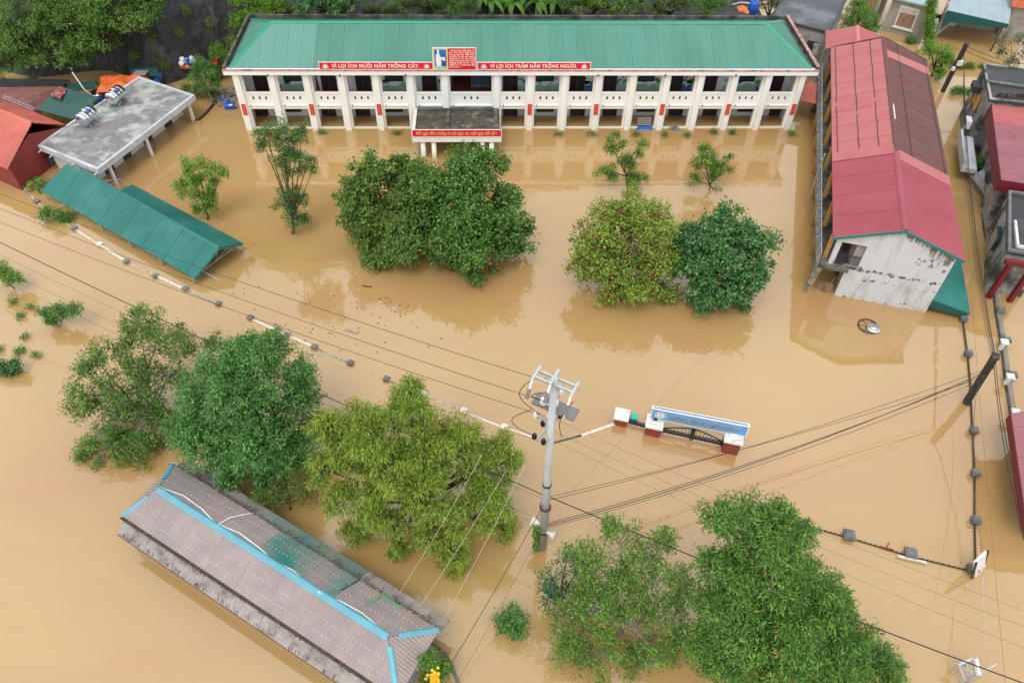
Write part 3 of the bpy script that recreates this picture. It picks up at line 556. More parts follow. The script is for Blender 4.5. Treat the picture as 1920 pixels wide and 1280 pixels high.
# small covered passage between the school and the red building
pts = [onY(1497, 158, YF+1.2), onY(1545, 158, YF+1.2)]
a0 = G(1492, 188, 2.0); a1 = G(1541, 198, 2.0); b1 = G(1545, 158, 2.3); b0 = G(1508, 153, 2.3)
T = Thing('passage_awning', 'small dull red metal awning bridging the white school and the red building', 'awning', (a0+a1)/2*V(1, 1, 0))
rf = T.part('roof', MB().slab([a0, a1, b1, b0], .03), 'red_wall'); sheets(T, rf, [a0, a1, b1, b0], 'red_roof', pitch=.16)
for p in (a0, a1): T.part('post', MB().tube([p*V(1, 1, 0)-V(0, -.1, .5), p+V(0, .1, -.04)], .05, 8), 'ochre')
# ================================================================== left: grey flat-roofed block and its tanks
gz = 2.05; g0, g1, g2, g3 = [G(*p, gz) for p in ((68, 272), (183, 318), (365, 178), (260, 143))]   # near-left, near-right, far-right, far-left roof corners
T = Thing('flat_roofed_block', 'low building with blotchy grey concrete flat roof and white verandah posts', 'building', (g0+g2)/2*V(1, 1, 0))
def inset(P, d):
    c = sum(P)/len(P); n = len(P); out = []
    for i in range(n):
        a = unit(P[i-1]-P[i]); b = unit(P[(i+1) % n]-P[i]); s_ = abs(np.cross(a, b)[2]); out.append(P[i]+(a+b)*d/s_)
    return out
def prism(P, z0, z1): return MB().slab([V(p[0], p[1], z1) for p in P], z1-z0)
RP = [g0, g1, g2, g3]; RI = inset(RP, .22)
T.part('roof_slab', prism(inset(RP, .1), gz-.42, gz-.12), 'concrete_roof')
for i in range(4):
    j = (i+1) % 4; T.part('parapet', MB().slab([V(*RP[i][:2], gz), V(*RP[j][:2], gz), V(*RI[j][:2], gz), V(*RI[i][:2], gz)], .44), 'concrete_light')
e12 = unit(g2-g1); e01 = unit(g1-g0); L12 = np.linalg.norm(g2-g1); L01 = np.linalg.norm(g1-g0)
wl0 = g1+e12*.5-e01*1.7; wl1 = g2-e12*.4-e01*1.7                       # wall set back behind the verandah
wf = [V(*p[:2], 0) for p in (wl0, wl1, g3+e01*.5-e12*.4, g0+e01*.5+e12*.5)]
T.part('wall', prism(wf, -1, gz-.43), 'wall_pale')
for t in (.10, .46, .93):
    p = g1+e12*L12*t-e01*.22; T.part('post', MB().box((p[0], p[1], .3), .20, .20, 2.6, math.atan2(e12[1], e12[0])), 'wall_pale')
for t, w in ((.16, 1.2), (.34, 1.0), (.55, 1.3), (.78, 1.1)):
    p = (g1+e12*L12*t-e01*1.69)*V(1, 1, 0); n_ = np.array(e01); d = T.part('door', MB().bar(p+V(0, 0, -.5), p+V(0, 0, 1.35), w, .05, e01), 'glass_dark')
    T.part('door_panel', MB().bar(p+e01*.03+V(0, 0, -.5)+e12*w*.25, p+e01*.03+e12*w*.25+V(0, 0, 1.3), w*.42, .03, e01), 'board_back', d)
for t in (.06, .25, .6, .97): p = g0+e01*L01*t; T.part('spout', MB().tube([p+V(0, 0, -.3), p-e12*.35+V(0, 0, -.33)], .03, 6), 'white_pipe')
def tank(px, py, lab):
    c = G(px, py, gz+.62); ax = unit(e12*.96-e01*.15); T = Thing('water_tank', lab, 'tank', (c[0], c[1], gz-.12))
    r, hl = .52, .68
    T.part('barrel', MB().lathe(c-ax*hl, [(.10, -.13), (r*.7, -.08), (r*.97, 0), (r, .03), (r, .28), (r*1.025, .31), (r, .34), (r, hl-.02), (r*1.025, hl+.01), (r, hl+.04), (r, 2*hl-.34), (r*1.025, 2*hl-.31), (r, 2*hl-.28), (r, 2*hl-.03), (r*.97, 2*hl), (r*.7, 2*hl+.08), (.10, 2*hl+.13)], 28, ax), 'stainless', smooth=True)
    T.part('lid', MB().lathe(c+V(0, 0, r-.02), [(.19, 0), (.19, .07), (.12, .11)], 14), 'stainless')
    sd = np.cross(ax, V(0, 0, 1)); lb = T.part('label_band', MB().add([c+ax*x+V(0, 0, 1)*math.sin(a)*(r+.012)+sd*math.cos(a)*(r+.012) for x in (-.66, -.60) for a in np.linspace(.2, 2.2, 12)], [(i, i+1, 13+i, 12+i) for i in range(11)]), 'tank_label')
    T.part('brand_panel', MB().add([c+ax*x+V(0, 0, 1)*math.sin(a)*(r+.013)+sd*math.cos(a)*(r+.013) for x in (-.22, .30) for a in np.linspace(.7, 1.1, 6)], [(i, i+1, 7+i, 6+i) for i in range(5)]), 'tank_label')
    for s_ in (-.45, .45):
        fr = MB()
        for q in (-1, 1): fr.bar(c+ax*s_+sd*q*.26+V(0, 0, -.45), c+ax*s_+sd*q*.42+V(0, 0, -.74), .05)
        fr.bar(c+ax*s_-sd*.44+V(0, 0, -.72), c+ax*s_+sd*.44+V(0, 0, -.72), .05); T.part('leg_frame', fr, 'galvanised')
    T.part('stand_rail', MB().bar(c-ax*.5+sd*.36+V(0, 0, -.62), c+ax*.5+sd*.36+V(0, 0, -.62), .05).bar(c-ax*.5-sd*.36+V(0, 0, -.62), c+ax*.5-sd*.36+V(0, 0, -.62), .05), 'galvanised')
    return c, ax, sd
t1 = tank(163, 217, 'stainless steel water tank on the grey flat roof beside the red house')
t2 = tank(217, 178, 'stainless steel water tank on the grey flat roof beside the orange tarp')
p = [t1[0]+t1[1]*.82+V(0, 0, -.3), t1[0]+t1[1]*1.15+V(0, 0, -.55), t2[0]-t2[1]*1.0+t2[2]*.5+V(0, 0, -.58), t2[0]-t2[1]*.4+t2[2]*.6+V(0, 0, -.25)]
solo('water_pipe', MB().tube(p, .035, 6).tube([t1[0]+t1[1]*.8+V(0, 0, -.3), t1[0]+t1[1]*.9+V(0, 0, .95)], .035, 6), 'green_pipe', 'bright green plastic pipe joining the two steel roof tanks', 'pipe', tuple(p[1]*V(1, 1, 0)+V(0, 0, gz-.1)))
# steel tank and drums behind the flat roof
c = G(182, 172, 1.1); T = Thing('round_basin', 'round shiny steel tank lid beside the orange tarp', 'tank', (c[0], c[1], 0)); T.part('drum', MB().lathe((c[0], c[1], 0), [(.62, 0), (.62, 1.0)], 20), 'drum_blue', smooth=True); T.part('lid', MB().lathe((c[0], c[1], 1.0), [(.64, 0), (.64, .04), (.4, .12), (.1, .15)], 20), 'stainless', smooth=True)
# ---- red houses on the left
def gable_house(name, label, e0, e1, r0, r1, f0, f1, wall_m, roof_m, z_note=None, gable_m=None, cat='house', pitch=.2):
    """gabled roof: near eave e0-e1, ridge r0-r1, far eave f0-f1; walls under it"""
    base = (e0+e1+f0+f1)/4*V(1, 1, 0); T = Thing(name, label, cat, base)
    k = lambda p, z=-1.: V(p[0], p[1], z); ins = lambda a, b: a+(b-a)*.06
    w = MB(); q0, q1, s0, s1 = ins(e0, f1), ins(e1, f0), ins(f0, e1), ins(f1, e0)
    dz = V(0, 0, -.12)
    for a, b in ((q0, q1), (s1, s0)): T.part('wall', MB().add([k(a), k(b), b+dz, a+dz], [(0, 1, 2, 3)]), wall_m)
    for a, b, r in ((q1, s1, r1), (q0, s0, r0)):
        rr = (a+b)/2; rr = V(rr[0], rr[1], r[2]-.15); T.part('gable_wall', MB().add([k(a), k(b), b+dz, rr, a+dz], [(0, 1, 2, 3, 4)]), gable_m or wall_m)
    rf = T.part('roof', MB().add([e0+dz*.3, e1+dz*.3, r1+dz*.3, r0+dz*.3, f0+dz*.3, f1+dz*.3], [(0, 1, 2, 3), (3, 2, 5, 4)]), roof_m)
    sheets(T, rf, [e0, e1, r1, r0], roof_m, pitch=pitch); sheets(T, rf, [f1, f0, r0, r1], roof_m, pitch=pitch)
    T.part('ridge_cap', cap(r0, r1), roof_m, rf); return T, rf
# house with ridge running away from the camera, gable facing right
re0, re1 = G(-62, 318, 2.0), G(12, 321, 2.0); rr0, rr1 = G(-60, 205, 3.4), G(60, 232, 3.4)
rr1 = G(60, 231, 3.3); rr0 = G(-40, 190, 3.3); re1 = G(14, 318, 2.2); re0 = re1+(rr0-rr1); fe1 = G(124, 235, 2.2); fe0 = fe1+(rr0-rr1)
T, rf = gable_house('red_house', 'red metal house with a corrugated gable wall beside the grey flat roof', re0, re1, rr0, rr1, fe0, fe1, 'red_wall', 'red_roof')
d_ = unit((fe1-re1)*V(1, 1, 0)); wq = re1+(fe1-re1)*.62+unit(re1-re0)*-.0; wn_ = V(d_[1], -d_[0], 0)
T.part('window', MB().bar(wq+V(0, 0, -1.9)+wn_*.02, wq+V(0, 0, -1.1)+wn_*.02, .9, .06, wn_), 'glass_dark')
# rust-coloured low roof and dark shed roofs behind it
a, b, c, d = G(30, 195, 1.8), G(75, 182, 1.8), G(92, 165, 2.1), G(-20, 178, 2.2)
T = Thing('rusty_lean_to', 'rusty dull red tin roof between the red house and the cliff', 'shed', (a+c)/2*V(1, 1, 0)); a, b, c, d = G(-10, 205, 1.9), G(75, 212, 1.9), G(118, 165, 2.2), G(-5, 163, 2.4)
rf = T.part('roof', MB().slab([a, b, c, d], .04), 'rust_roof'); sheets(T, rf, [a, b, c, d], 'rust_roof', pitch=.15)
for p in (a, b, c, d): T.part('post', MB().tube([p*V(1, 1, 0)-V(0, 0, .5), p-V(0, 0, .05)], .06, 6), 'steel_dark')
q = [G(*p, 2.3) for p in ((5, 183), (62, 207))]; ld = MB()
for s_ in (0, .30): ld.bar(q[0]+V(0, s_, 0), q[1]+V(0, s_, 0), .045)
for k in range(9): x = q[0]+(q[1]-q[0])*(k+.5)/9; ld.bar(x, x+V(0, .3, 0), .03)
solo('ladder', ld, 'galvanised', 'grey metal ladder lying on the rusty red tin roof', 'ladder', tuple(q[0]))
a, b, c, d = G(68, 206, 2.1), G(138, 224, 2.0), G(187, 183, 2.4), G(112, 163, 2.5)
T = Thing('green_lean_to', 'dark green sheet roof with a faded red patch beside the steel tanks', 'shed', (a+c)/2*V(1, 1, 0)); rf = T.part('roof', MB().slab([a, b, c, d], .04), 'dark_green_sheet'); sheets(T, rf, [a, b, c, d], 'dark_green_sheet', width=.9, pitch=.3, rib=.012)
P4 = [G(*p, 2.5) for p in ((95, 180), (113, 187), (127, 168), (108, 164))]; T.part('patch', MB().slab([p+V(0, 0, .05) for p in P4], .02), 'patch_red', rf)
for p in (a, b, c, d): T.part('post', MB().tube([p*V(1, 1, 0)-V(0, 0, .5), p-V(0, 0, .05)], .05, 6), 'steel_dark')
for lab, px4, z, m in (('dark tin shed roof at the cliff foot beside the orange tarp', ((130, 172), (176, 165), (180, 152), (120, 158)), 1.7, 'dark_green_sheet'), ('blackened tin shed roof under the overhanging cliff tree', ((-8, 163), (118, 160), (128, 150), (0, 148)), 2.0, 'black_roof'), ('dark green tin roof at the cliff foot beyond the orange tarp', ((246, 142), (298, 143), (294, 126), (244, 130)), 1.6, 'dark_green_sheet')):
    q = [G(*p, z) for p in px4]; T = Thing('tin_shed', lab, 'shed', sum(q)/4*V(1, 1, 0)); rf = T.part('roof', MB().slab(q, .05), m); sheets(T, rf, q, m, pitch=.18)
    for p in q: T.part('post', MB().tube([p*V(1, 1, 0)-V(0, 0, .5), p-V(0, 0, .05)], .05, 6), 'steel_dark')
# orange tarpaulin draped over a frame
def cloth(P4, n, zamp, seed, sag=0.):
    P = [np.array(p) for p in P4]; b = MB(); vs = []
    for j in range(n+1):
        for i in range(n+1):
            s_, t_ = i/n, j/n; p = P[0]*(1-s_)*(1-t_)+P[1]*s_*(1-t_)+P[2]*s_*t_+P[3]*(1-s_)*t_
            ed = min(s_, 1-s_, t_, 1-t_)
            z = zamp*mnoise.noise(Vector((p[0]*.9+seed, p[1]*.9, 0)))+zamp*.6*mnoise.noise(Vector((p[0]*2.3, p[1]*2.3+seed, 0)))-sag*(1-min(1, ed*5))
            sh = .25*mnoise.noise(Vector((p[0]*1.7, p[1]*1.3, seed))) if ed == 0 else 0
            vs.append(p+V(sh, sh, z))
    return b.add(vs, [(j*(n+1)+i, j*(n+1)+i+1, (j+1)*(n+1)+i+1, (j+1)*(n+1)+i) for j in range(n) for i in range(n)])
q = [G(176, 170, 1.7), G(238, 158, 1.9), G(283, 137, 1.8), G(190, 135, 2.0)]
T = Thing('orange_tarpaulin', 'rumpled orange tarpaulin stretched over a low shelter behind the steel tanks', 'tarpaulin', sum(q)/4*V(1, 1, 0))
T.part('sheet', cloth(q, 16, .35, 3., .45), 'tarp_orange', smooth=True)
for p in q: T.part('post', MB().tube([p*V(1, 1, 0)-V(0, 0, .5), p-V(0, 0, .25)], .05, 6), 'steel_dark')
p = G(158, 168, 2.0); solo('leaning_pipe', MB().tube([p, p+V(-.6, .4, 1.3)], .05, 6).tube([p, p+V(.5, .3, -1.)], .05, 6), 'white_pipe', 'short white pipe standing between the green sheet roof and orange tarp', 'pipe', tuple(p))
q = [G(*p, 1.9) for p in ((248, 140), (272, 141), (278, 132), (254, 132))]; solo('roof_sheet_panel', MB().slab(q, .05), 'galvanised', 'loose pale metal sheet lying above the orange tarpaulin', 'metal sheet', tuple(sum(q)/4))
q = G(286, 143, 1.3); solo('blue_bundle', cloth([q+V(-.5, -.5, -.2), q+V(.5, -.5, -.2), q+V(.6, .6, .2), q+V(-.6, .5, .1)], 8, .35, 9., .5), 'tarp_blue', 'crumpled blue and white plastic bundle next to the orange tarpaulin', 'bundle', tuple(q), smooth=True)
# ---- drums
def drum(c, ax, r, h, m, lab, grp=None, name='plastic_drum'):
    ax = unit(np.array(ax, float)); T = Thing(name, lab, 'drum', tuple(c), grp)
    T.part('body', MB().lathe(c-ax*h/2, [(r*.82, 0), (r*.97, .03), (r, .10), (r, h*.30), (r*1.04, h*.33), (r, h*.36), (r, h*.64), (r*1.04, h*.67), (r, h*.70), (r, h-.10), (r*.97, h-.03), (r*.82, h)], 18, ax), m, smooth=True)
    T.part('cap', MB().lathe(c+ax*h/2, [(r*.3, 0), (r*.3, .04)], 10, ax), 'drum_white'); return T
T = drum(G(432, 199, .18), (1, .05, .0), .29, .9, 'drum_blue', 'large blue plastic barrel floating beside the school corner')
lp = G(432, 197, .47); T.part('sticker', MB().slab([lp+V(-.12, -.12, 0), lp+V(.14, -.12, 0), lp+V(.14, .10, .01), lp+V(-.12, .10, .01)], .01), 'tank_white')
drum(G(418, 189, .12), (.8, -.6, .2), .19, .5, 'drum_blue', 'small blue jug with its side down beside the rubble pile'); drum(G(428, 190, .12), (.7, .7, .1), .19, .5, 'drum_blue', 'small blue jug floating just behind the large blue barrel')
def cliff_hit(px, py):
    for Y in np.arange(58, 90, .1):
        p = onY(px, py, Y)
        if p[2] <= max(hill_z(p[0], p[1]), .1): return p
for px, py, m, ax in ((345, 112, 'drum_white', (0, -.3, 1)), (343, 119, 'drum_white', (.3, -.5, .8)), (354, 113, 'drum_blue', (0, -.4, 1)), (361, 110, 'drum_white', (.6, 0, .8)), (353, 118, 'drum_blue', (-.2, -.6, .7)), (360, 117, 'drum_blue', (.3, -.7, .6)), (354, 124, 'drum_red', (.2, -.8, .5)), (347, 124, 'drum_red', (-.6, -.5, .5)), (366, 115, 'drum_white', (.2, -.5, .8))):
    drum(cliff_hit(px, py)+V(0, -.35, .12), ax, .22, .5, m, {'drum_white': 'white plastic drum in the pile on the rock at the cliff foot', 'drum_blue': 'dark blue plastic drum in the pile on the rock at the cliff foot', 'drum_red': 'orange red plastic drum in the pile on the rock at the cliff foot'}[m], 'drums piled at the cliff foot: '+m.split('_')[1])
# ---- rubble pile and hose
b = MB(); c0 = G(423, 181)
for k in range(90):
    p = c0+V(RNG.normal(0, .8), RNG.normal(0, .6), 0); z = max(.02, .55-.4*np.hypot(*(p-c0)[:2])); b.box((p[0], p[1], z*RNG.uniform(.2, 1)), *RNG.uniform(.12, .42, 3), RNG.uniform(0, 3))
solo('rubble_pile', b, 'rubble', 'heap of broken brick and plaster at the school corner', None, tuple(c0), kind='stuff')
solo('black_hose', MB().tube([G(365, 227, .1), G(375, 222, .12), G(388, 210, .1), G(398, 198, .1), G(405, 190, .15)], .09, 8), 'hose_black', 'thick black hose lying from the verandah post to the rubble', 'hose', tuple(G(388, 210)), smooth=True)
p0, p1 = G(338, 220, .05), G(378, 231, .05); solo('yellow_plank', MB().bar(p0, p1, .22, .06), 'ochre', 'ochre plank floating at the foot of the verandah post', 'plank', tuple(p0))
# flag
p = G(396, 128, 1.2); T = Thing('flag', 'red flag on a thin pole in the bush beside the school', 'flag', tuple(p*V(1, 1, 0))); top = onY(407, 97, p[1]); T.part('pole', MB().tube([p*V(1, 1, 0), top], .03, 6), 'white_pipe')
q0, q1 = top+V(0, 0, -.05), top-V(.12, 0, 1.0); T.part('cloth', cloth([q1+V(-.4, -.1, -.1), q1, q0, q0+V(-.45, -.1, -.55)], 6, .10, 5.), 'flag_red')
# ================================================================== left: long green canopy
ez_ = .75; near0, near1 = G(76, 357, ez_), G(365, 522, .62); far1 = G(455, 456, .80); pk = G(411, 465, 1.75); pk0 = G(150, 318, 1.75)
far0 = far1+(near0-near1)*.70; fr0 = pk+(pk0-pk)*.70
T = Thing('bicycle_shelter', 'long teal green gabled sheet canopy on thin posts half drowned beside the fence', 'shelter', (near0+near1+far1)/3*V(1, 1, 0))
dz = V(0, 0, -.05); tl = near0; pk0b = G(130, 309, 1.78)
rf = T.part('roof', MB().add([near0+dz, near1+dz, pk+dz, pk0b+dz, far1+dz, far0+dz, fr0+dz], [(0, 1, 2, 3), (2, 4, 5, 6)]), 'teal_trim')
sheets(T, rf, [near0, near1, pk, pk0b], 'teal_canopy', width=1.07, pitch=.18, gap=.02)
sheets(T, rf, [far1, far0, fr0, pk], 'teal_canopy', width=1.07, pitch=.18, gap=.02)
T.part('ridge_cap', cap(pk0, pk, .14, .05), 'teal_trim', rf); T.part('barge_board', MB().bar(near1-V(0, 0, .08), pk-V(0, 0, .06), .05, .14).bar(pk-V(0, 0, .06), far1-V(0, 0, .08), .05, .14), 'teal_trim', rf)
dirn = unit(near0-near1); Ln = np.linalg.norm(near0-near1)
for k in range(6):
    t = .25+k*(Ln-.6)/5; a = near1+dirn*t; b = far1+dirn*t; r = pk+dirn*t
    T.part('post', MB().tube([V(a[0], a[1], -.6), a-V(0, 0, .06)], .05, 8), 'galvanised')
    if k < 5: T.part('post', MB().tube([V(b[0], b[1], -.6), b-V(0, 0, .06)], .05, 8), 'galvanised')
    tr = MB(); a2, b2, r2 = a-V(0, 0, .10), b-V(0, 0, .10), r-V(0, 0, .12); tr.bar(a2, b2, .05).bar(a2, r2, .05).bar(r2, b2, .05)
    for s_ in (.25, .5, .75):
        p = a2+(b2-a2)*s_; q = a2+(r2-a2)*min(1, s_*2) if s_ <= .5 else r2+(b2-r2)*(s_-.5)*2; tr.bar(p, q, .035); tr.bar(p, a2+(r2-a2)*min(1, (s_+.25)*2) if s_ < .5 else (r2+(b2-r2)*min(1, (s_-.5)*2+.5)), .03)
    T.part('truss', tr, 'galvanised')
p0, p1 = G(376, 506, .3), G(414, 527, .02); solo('steel_tube', MB().tube([p0, p1], .05, 6), 'galvanised', 'grey steel tube slanting into the water at the green canopy end', 'tube', tuple(p1))
# ================================================================== front: hipped tin house
zu, zr, zl = 2.2, 3.0, 1.5
A, B, C, D = G(230, 967, zu), G(325, 870, zu), G(823, 1180, zu), G(745, 1308, zu); R0, R1 = G(296, 917, zr), G(728, 1194, zr)
T = Thing('tin_roofed_house', 'flooded house with faded pink tin hipped roof and blue ridge strips beside the dense tree', 'house', (A+B+C+D)/4*V(1, 1, 0))
w = inset([A, D, C, B], .35); T.part('wall', prism([V(*p[:2], 0) for p in w], -1, zu-.06), 'grey_blue_wall')
rf = T.part('roof', MB().add([p+V(0, 0, -.04) for p in (A, D, C, B, R0, R1)], [(0, 1, 5, 4), (1, 2, 5), (2, 3, 4, 5), (3, 0, 4), (3, 2, 1, 0)]), 'tin_dull')
greens = {i: 'tin_green' for i in range(5, 10)}
sheets(T, rf, [A, D, R1, R0], 'tin_pink', width=.9, pitch=.15, rib=.034, wave=True, gap=.003, step=.004); sh = sheets(T, rf, [C, B, R0, R1], 'tin_pink', width=.9, pitch=.15, rib=.034, wave=True, alt=greens, gap=.003, step=.004)
sheets(T, rf, [D, C, R1], 'tin_pink', width=.9, pitch=.15, rib=.034, wave=True, gap=.003, step=.004); sheets(T, rf, [B, A, R0], 'tin_pink', width=.9, pitch=.15, rib=.034, wave=True, gap=.003, step=.004)
T.part('ridge_strip', cap(R0, R1, .17, .05), 'sky_strip', rf)
for a, b, t0, t1, m in ((A, R0, .0, .72, 'sky_strip'), (B, R0, .0, .62, 'teal_strip'), (C, R1, .0, .80, 'sky_strip'), (D, R1, .0, .84, 'sky_strip')): T.part('hip_strip', cap(a+(b-a)*t0, a+(b-a)*t1, .13, .04), m, rf)
# screw heads in rows
def screws(e0, e1, k0, k1, rows, step=.22):
    b = MB(); nn = unit(np.cross(e1-e0, k0-e0)); nn = nn if nn[2] > 0 else -nn; L = np.linalg.norm(e1-e0); e = unit(e1-e0)
    for t in rows:
        p0 = e0+(k0-e0)*t; p1 = e1+(k1-e1)*t; n = int(np.linalg.norm(p1-p0)/step)
        for i in range(1, n): p = p0+(p1-p0)*i/n+nn*.045; b.box(p, .028, .028, .02)
    return b
T.part('screw_heads', screws(A, D, R0, R1, (.25, .55)), 'screw', rf, kind='stuff'); T.part('screw_heads', screws(C, B, R1, R0, (.28, .60)), 'screw', rf, kind='stuff')
# lower skirt roofs along both long sides, gutter, litter
eAD = unit(D-A); oAD = unit(np.cross(eAD, V(0, 0, 1)))
l0, l1 = A+oAD*-.02, D; low = lambda p, o, d, z: V(p[0]+o[0]*d, p[1]+o[1]*d, z)
s0, s1 = low(A, oAD, .62, zl), low(D, oAD, .62, zl); i0, i1 = low(A, oAD, -.12, zu-.16), low(D, oAD, -.12, zu-.16)
lr = T.part('skirt_roof', MB().slab([s0-V(0, 0, .03), s1-V(0, 0, .03), i1-V(0, 0, .03), i0-V(0, 0, .03)], .03), 'tin_dull'); sheets(T, lr, [s0, s1, i1, i0], 'tin_dull', width=.9, pitch=.13, rib=.025, wave=True)
T.part('gutter_litter', MB().bar(A+oAD*.06-V(0, 0, .06), D+oAD*.06-V(0, 0, .06), .16, .12), 'litter', rf)
T.part('wall', MB().slab([V(*low(A, oAD, .36, 0)[:2], zl-.06), V(*low(D, oAD, .36, 0)[:2], zl-.06), V(*D[:2], zl-.06), V(*A[:2], zl-.06)], 2.2), 'grey_blue_wall')
T.part('eave_board', MB().bar(s0-V(0, 0, .06), s1-V(0, 0, .06), .05, .14), 'steel_dark', lr)
eBC = unit(C-B); oBC = -unit(np.cross(eBC, V(0, 0, 1)))
s2, s3 = low(B, oBC, .70, zl+.15), low(C, oBC, .70, zl+.15); i2, i3 = low(B, oBC, -.1, zu-.15), low(C, oBC, -.1, zu-.15)
lr = T.part('skirt_roof', MB().slab([s3-V(0, 0, .03), s2-V(0, 0, .03), i2-V(0, 0, .03), i3-V(0, 0, .03)], .03), 'tin_dull'); sheets(T, lr, [s3, s2, i2, i3], 'tin_dull', width=.9, pitch=.13, rib=.025, wave=True, alt={i: 'tin_green' for i in range(5, 12)})
b = MB()
for k in range(420):
    t = RNG.random(); p = B+(C-B)*t+oBC*RNG.normal(.02, .07)+V(0, 0, .03); b.bar(p, p+V(*RNG.normal(0, .12, 2), .02), .03, .02)
for k in range(420):
    t = RNG.random(); p = A+(D-A)*t+oAD*RNG.normal(.03, .07)+V(0, 0, .0); b.bar(p, p+V(*RNG.normal(0, .09, 2), .02), .025, .02)
for k in range(260):
    t = RNG.random(); p = s0+(s1-s0)*t-oAD*RNG.uniform(.0, .12)+V(0, 0, .05); b.bar(p, p-oAD*RNG.uniform(.05, .3)+V(0, 0, .1), .025, .02)
T.part('leaf_litter', b, 'litter', rf, kind='stuff')
T.part('rafter_ends', MB().bar(s2-V(0, 0, .05), s3-V(0, 0, .05), .06, .1), 'steel_dark', lr)
# hoses and loose pipes on that roof
def on_slope(px, py, P3, up=.06):
    nn = unit(np.cross(P3[1]-P3[0], P3[2]-P3[0])); r = ROT@_ray(px, py); o = V(0, 0, CAMH); t = ((P3[0]-o)@nn)/(r@nn); return o+r*t+V(0, 0, up)
far3 = (C, B, R0)
solo('roof_hose', MB().tube([on_slope(x, y, far3) for x, y in ((300, 914), (345, 930), (380, 955), (404, 981), (450, 1000), (490, 1030), (511, 1050), (550, 1070), (600, 1112), (640, 1128), (680, 1150), (715, 1180))], .03, 6), 'white_pipe', 'thin white hose snaking along the blue ridge of the tin roof', 'hose', tuple(R0), smooth=True)
solo('roof_hose', MB().tube([on_slope(x, y, far3, .07) for x, y in ((411, 984), (430, 972), (455, 966), (475, 963))], .03, 6), 'white_pipe', 'short white hose curving across the tin roof below the trees', 'hose', tuple(on_slope(430, 972, far3)), smooth=True)
solo('loose_rod', MB().tube([on_slope(x, y, far3, .07) for x, y in ((640, 1108), (674, 1087))], .03, 6), 'steel_dark', 'dark metal rod lying across the tin roof', 'rod', tuple(on_slope(640, 1108, far3)))
solo('green_rods', MB().tube([on_slope(x, y, far3, .08) for x, y in ((687, 1137), (718, 1115), (752, 1140), (745, 1133))], .028, 6), 'green_pipe', 'bent green rod lying on the tin roof near its right end', 'rod', tuple(on_slope(718, 1115, far3)))
# ================================================================== right: two-storey red-roofed building
rb = G(1564, 553); F = frame(rb, -17.); WR = 5.62; LR = 25.3; EZ = 4.6; RZ = 6.0; XL, XR, XM = -1.52, 6.0, 2.15
T = Thing('red_roofed_building', 'old two-storey building with red and brown metal gable roof and weathered white gable wall', 'building', tuple(F(2, LR/2)))
T.part('wall', MB().bx(F, .12, WR, .25, LR-.1, -1, EZ-.15), 'old_plaster')
gz0 = 2.45
# gable wall: lower and upper pieces round the balcony doorway
gw = MB(); ins_ = lambda x, y, z: F(x, y, z)
gx = lambda x: EZ-.1+(RZ-EZ)*(1-abs(x-XM)/(XR-XM))
gw.bx(F, 0, WR, 0, .24, -1, gz0)
pts = [(.62, gz0), (WR, gz0), (WR, gx(WR)), (XM, gx(XM)), (.62, gx(.62))]
gw.add([F(x, 0, z) for x, z in pts]+[F(x, .24, z) for x, z in pts], [(0, 1, 2, 3, 4), (9, 8, 7, 6, 5)]+[(i, (i+5), (i+1) % 5+5, (i+1) % 5) for i in range(5)])
pts = [(-1.15, 4.25), (.62, 4.25), (.62, gx(.62)), (-1.15, gx(-1.15))]
gw.add([F(x, 0, z) for x, z in pts]+[F(x, .24, z) for x, z in pts], [(0, 1, 2, 3), (7, 6, 5, 4)]+[(i, i+4, (i+1) % 4+4, (i+1) % 4) for i in range(4)])
gw.bx(F, -1.15, -.85, .0, .24, gz0, 4.25)
gwo = T.part('gable_wall', gw, 'weathered_white')
def mould(x0, x1, z0, z1, n, seed, dn=-.006):
    r = random.Random(seed); b = MB()
    for k in range(n):
        x = x0+(x1-x0)*r.random(); z = z0+(z1-z0)*r.random(); s_ = .025+.10*r.random()**2; m = r.randint(5, 8)
        b.add([F(x+math.cos(6.283*i/m)*s_*(.5+r.random()*1.2), dn, z+math.sin(6.283*i/m)*s_*(.5+r.random())) for i in range(m)], [tuple(range(m))])
    return b
def drips(n, seed):
    r = random.Random(seed); b = MB()
    for k in range(n):
        x = XM-.6+(WR-XM+.5)*r.random()**.8; top = gx(x)-.03; L = .12+.75*r.random()**2*(1.3 if x > 4 else .6); w = .02+.05*r.random()
        b.add([F(x-w, -.005, top), F(x+w, -.005, top), F(x+w*.4, -.005, top-L), F(x-w*.5, -.005, top-L*.9)], [(3, 2, 1, 0)][:1])
    return b
for i, q in enumerate((mould(.1, 5.5, 2.30, 2.48, 60, 2), mould(.3, 5.6, 1.55, 1.75, 16, 4), mould(-.9, .8, 2.3, 2.7, 40, 6), mould(3.6, 5.5, 3.4, 4.4, 40, 8), mould(.5, 5, .0, .35, 20, 9), drips(90, 3))): T.part('mould_stain', q, 'black_mould', gwo, kind='stuff')
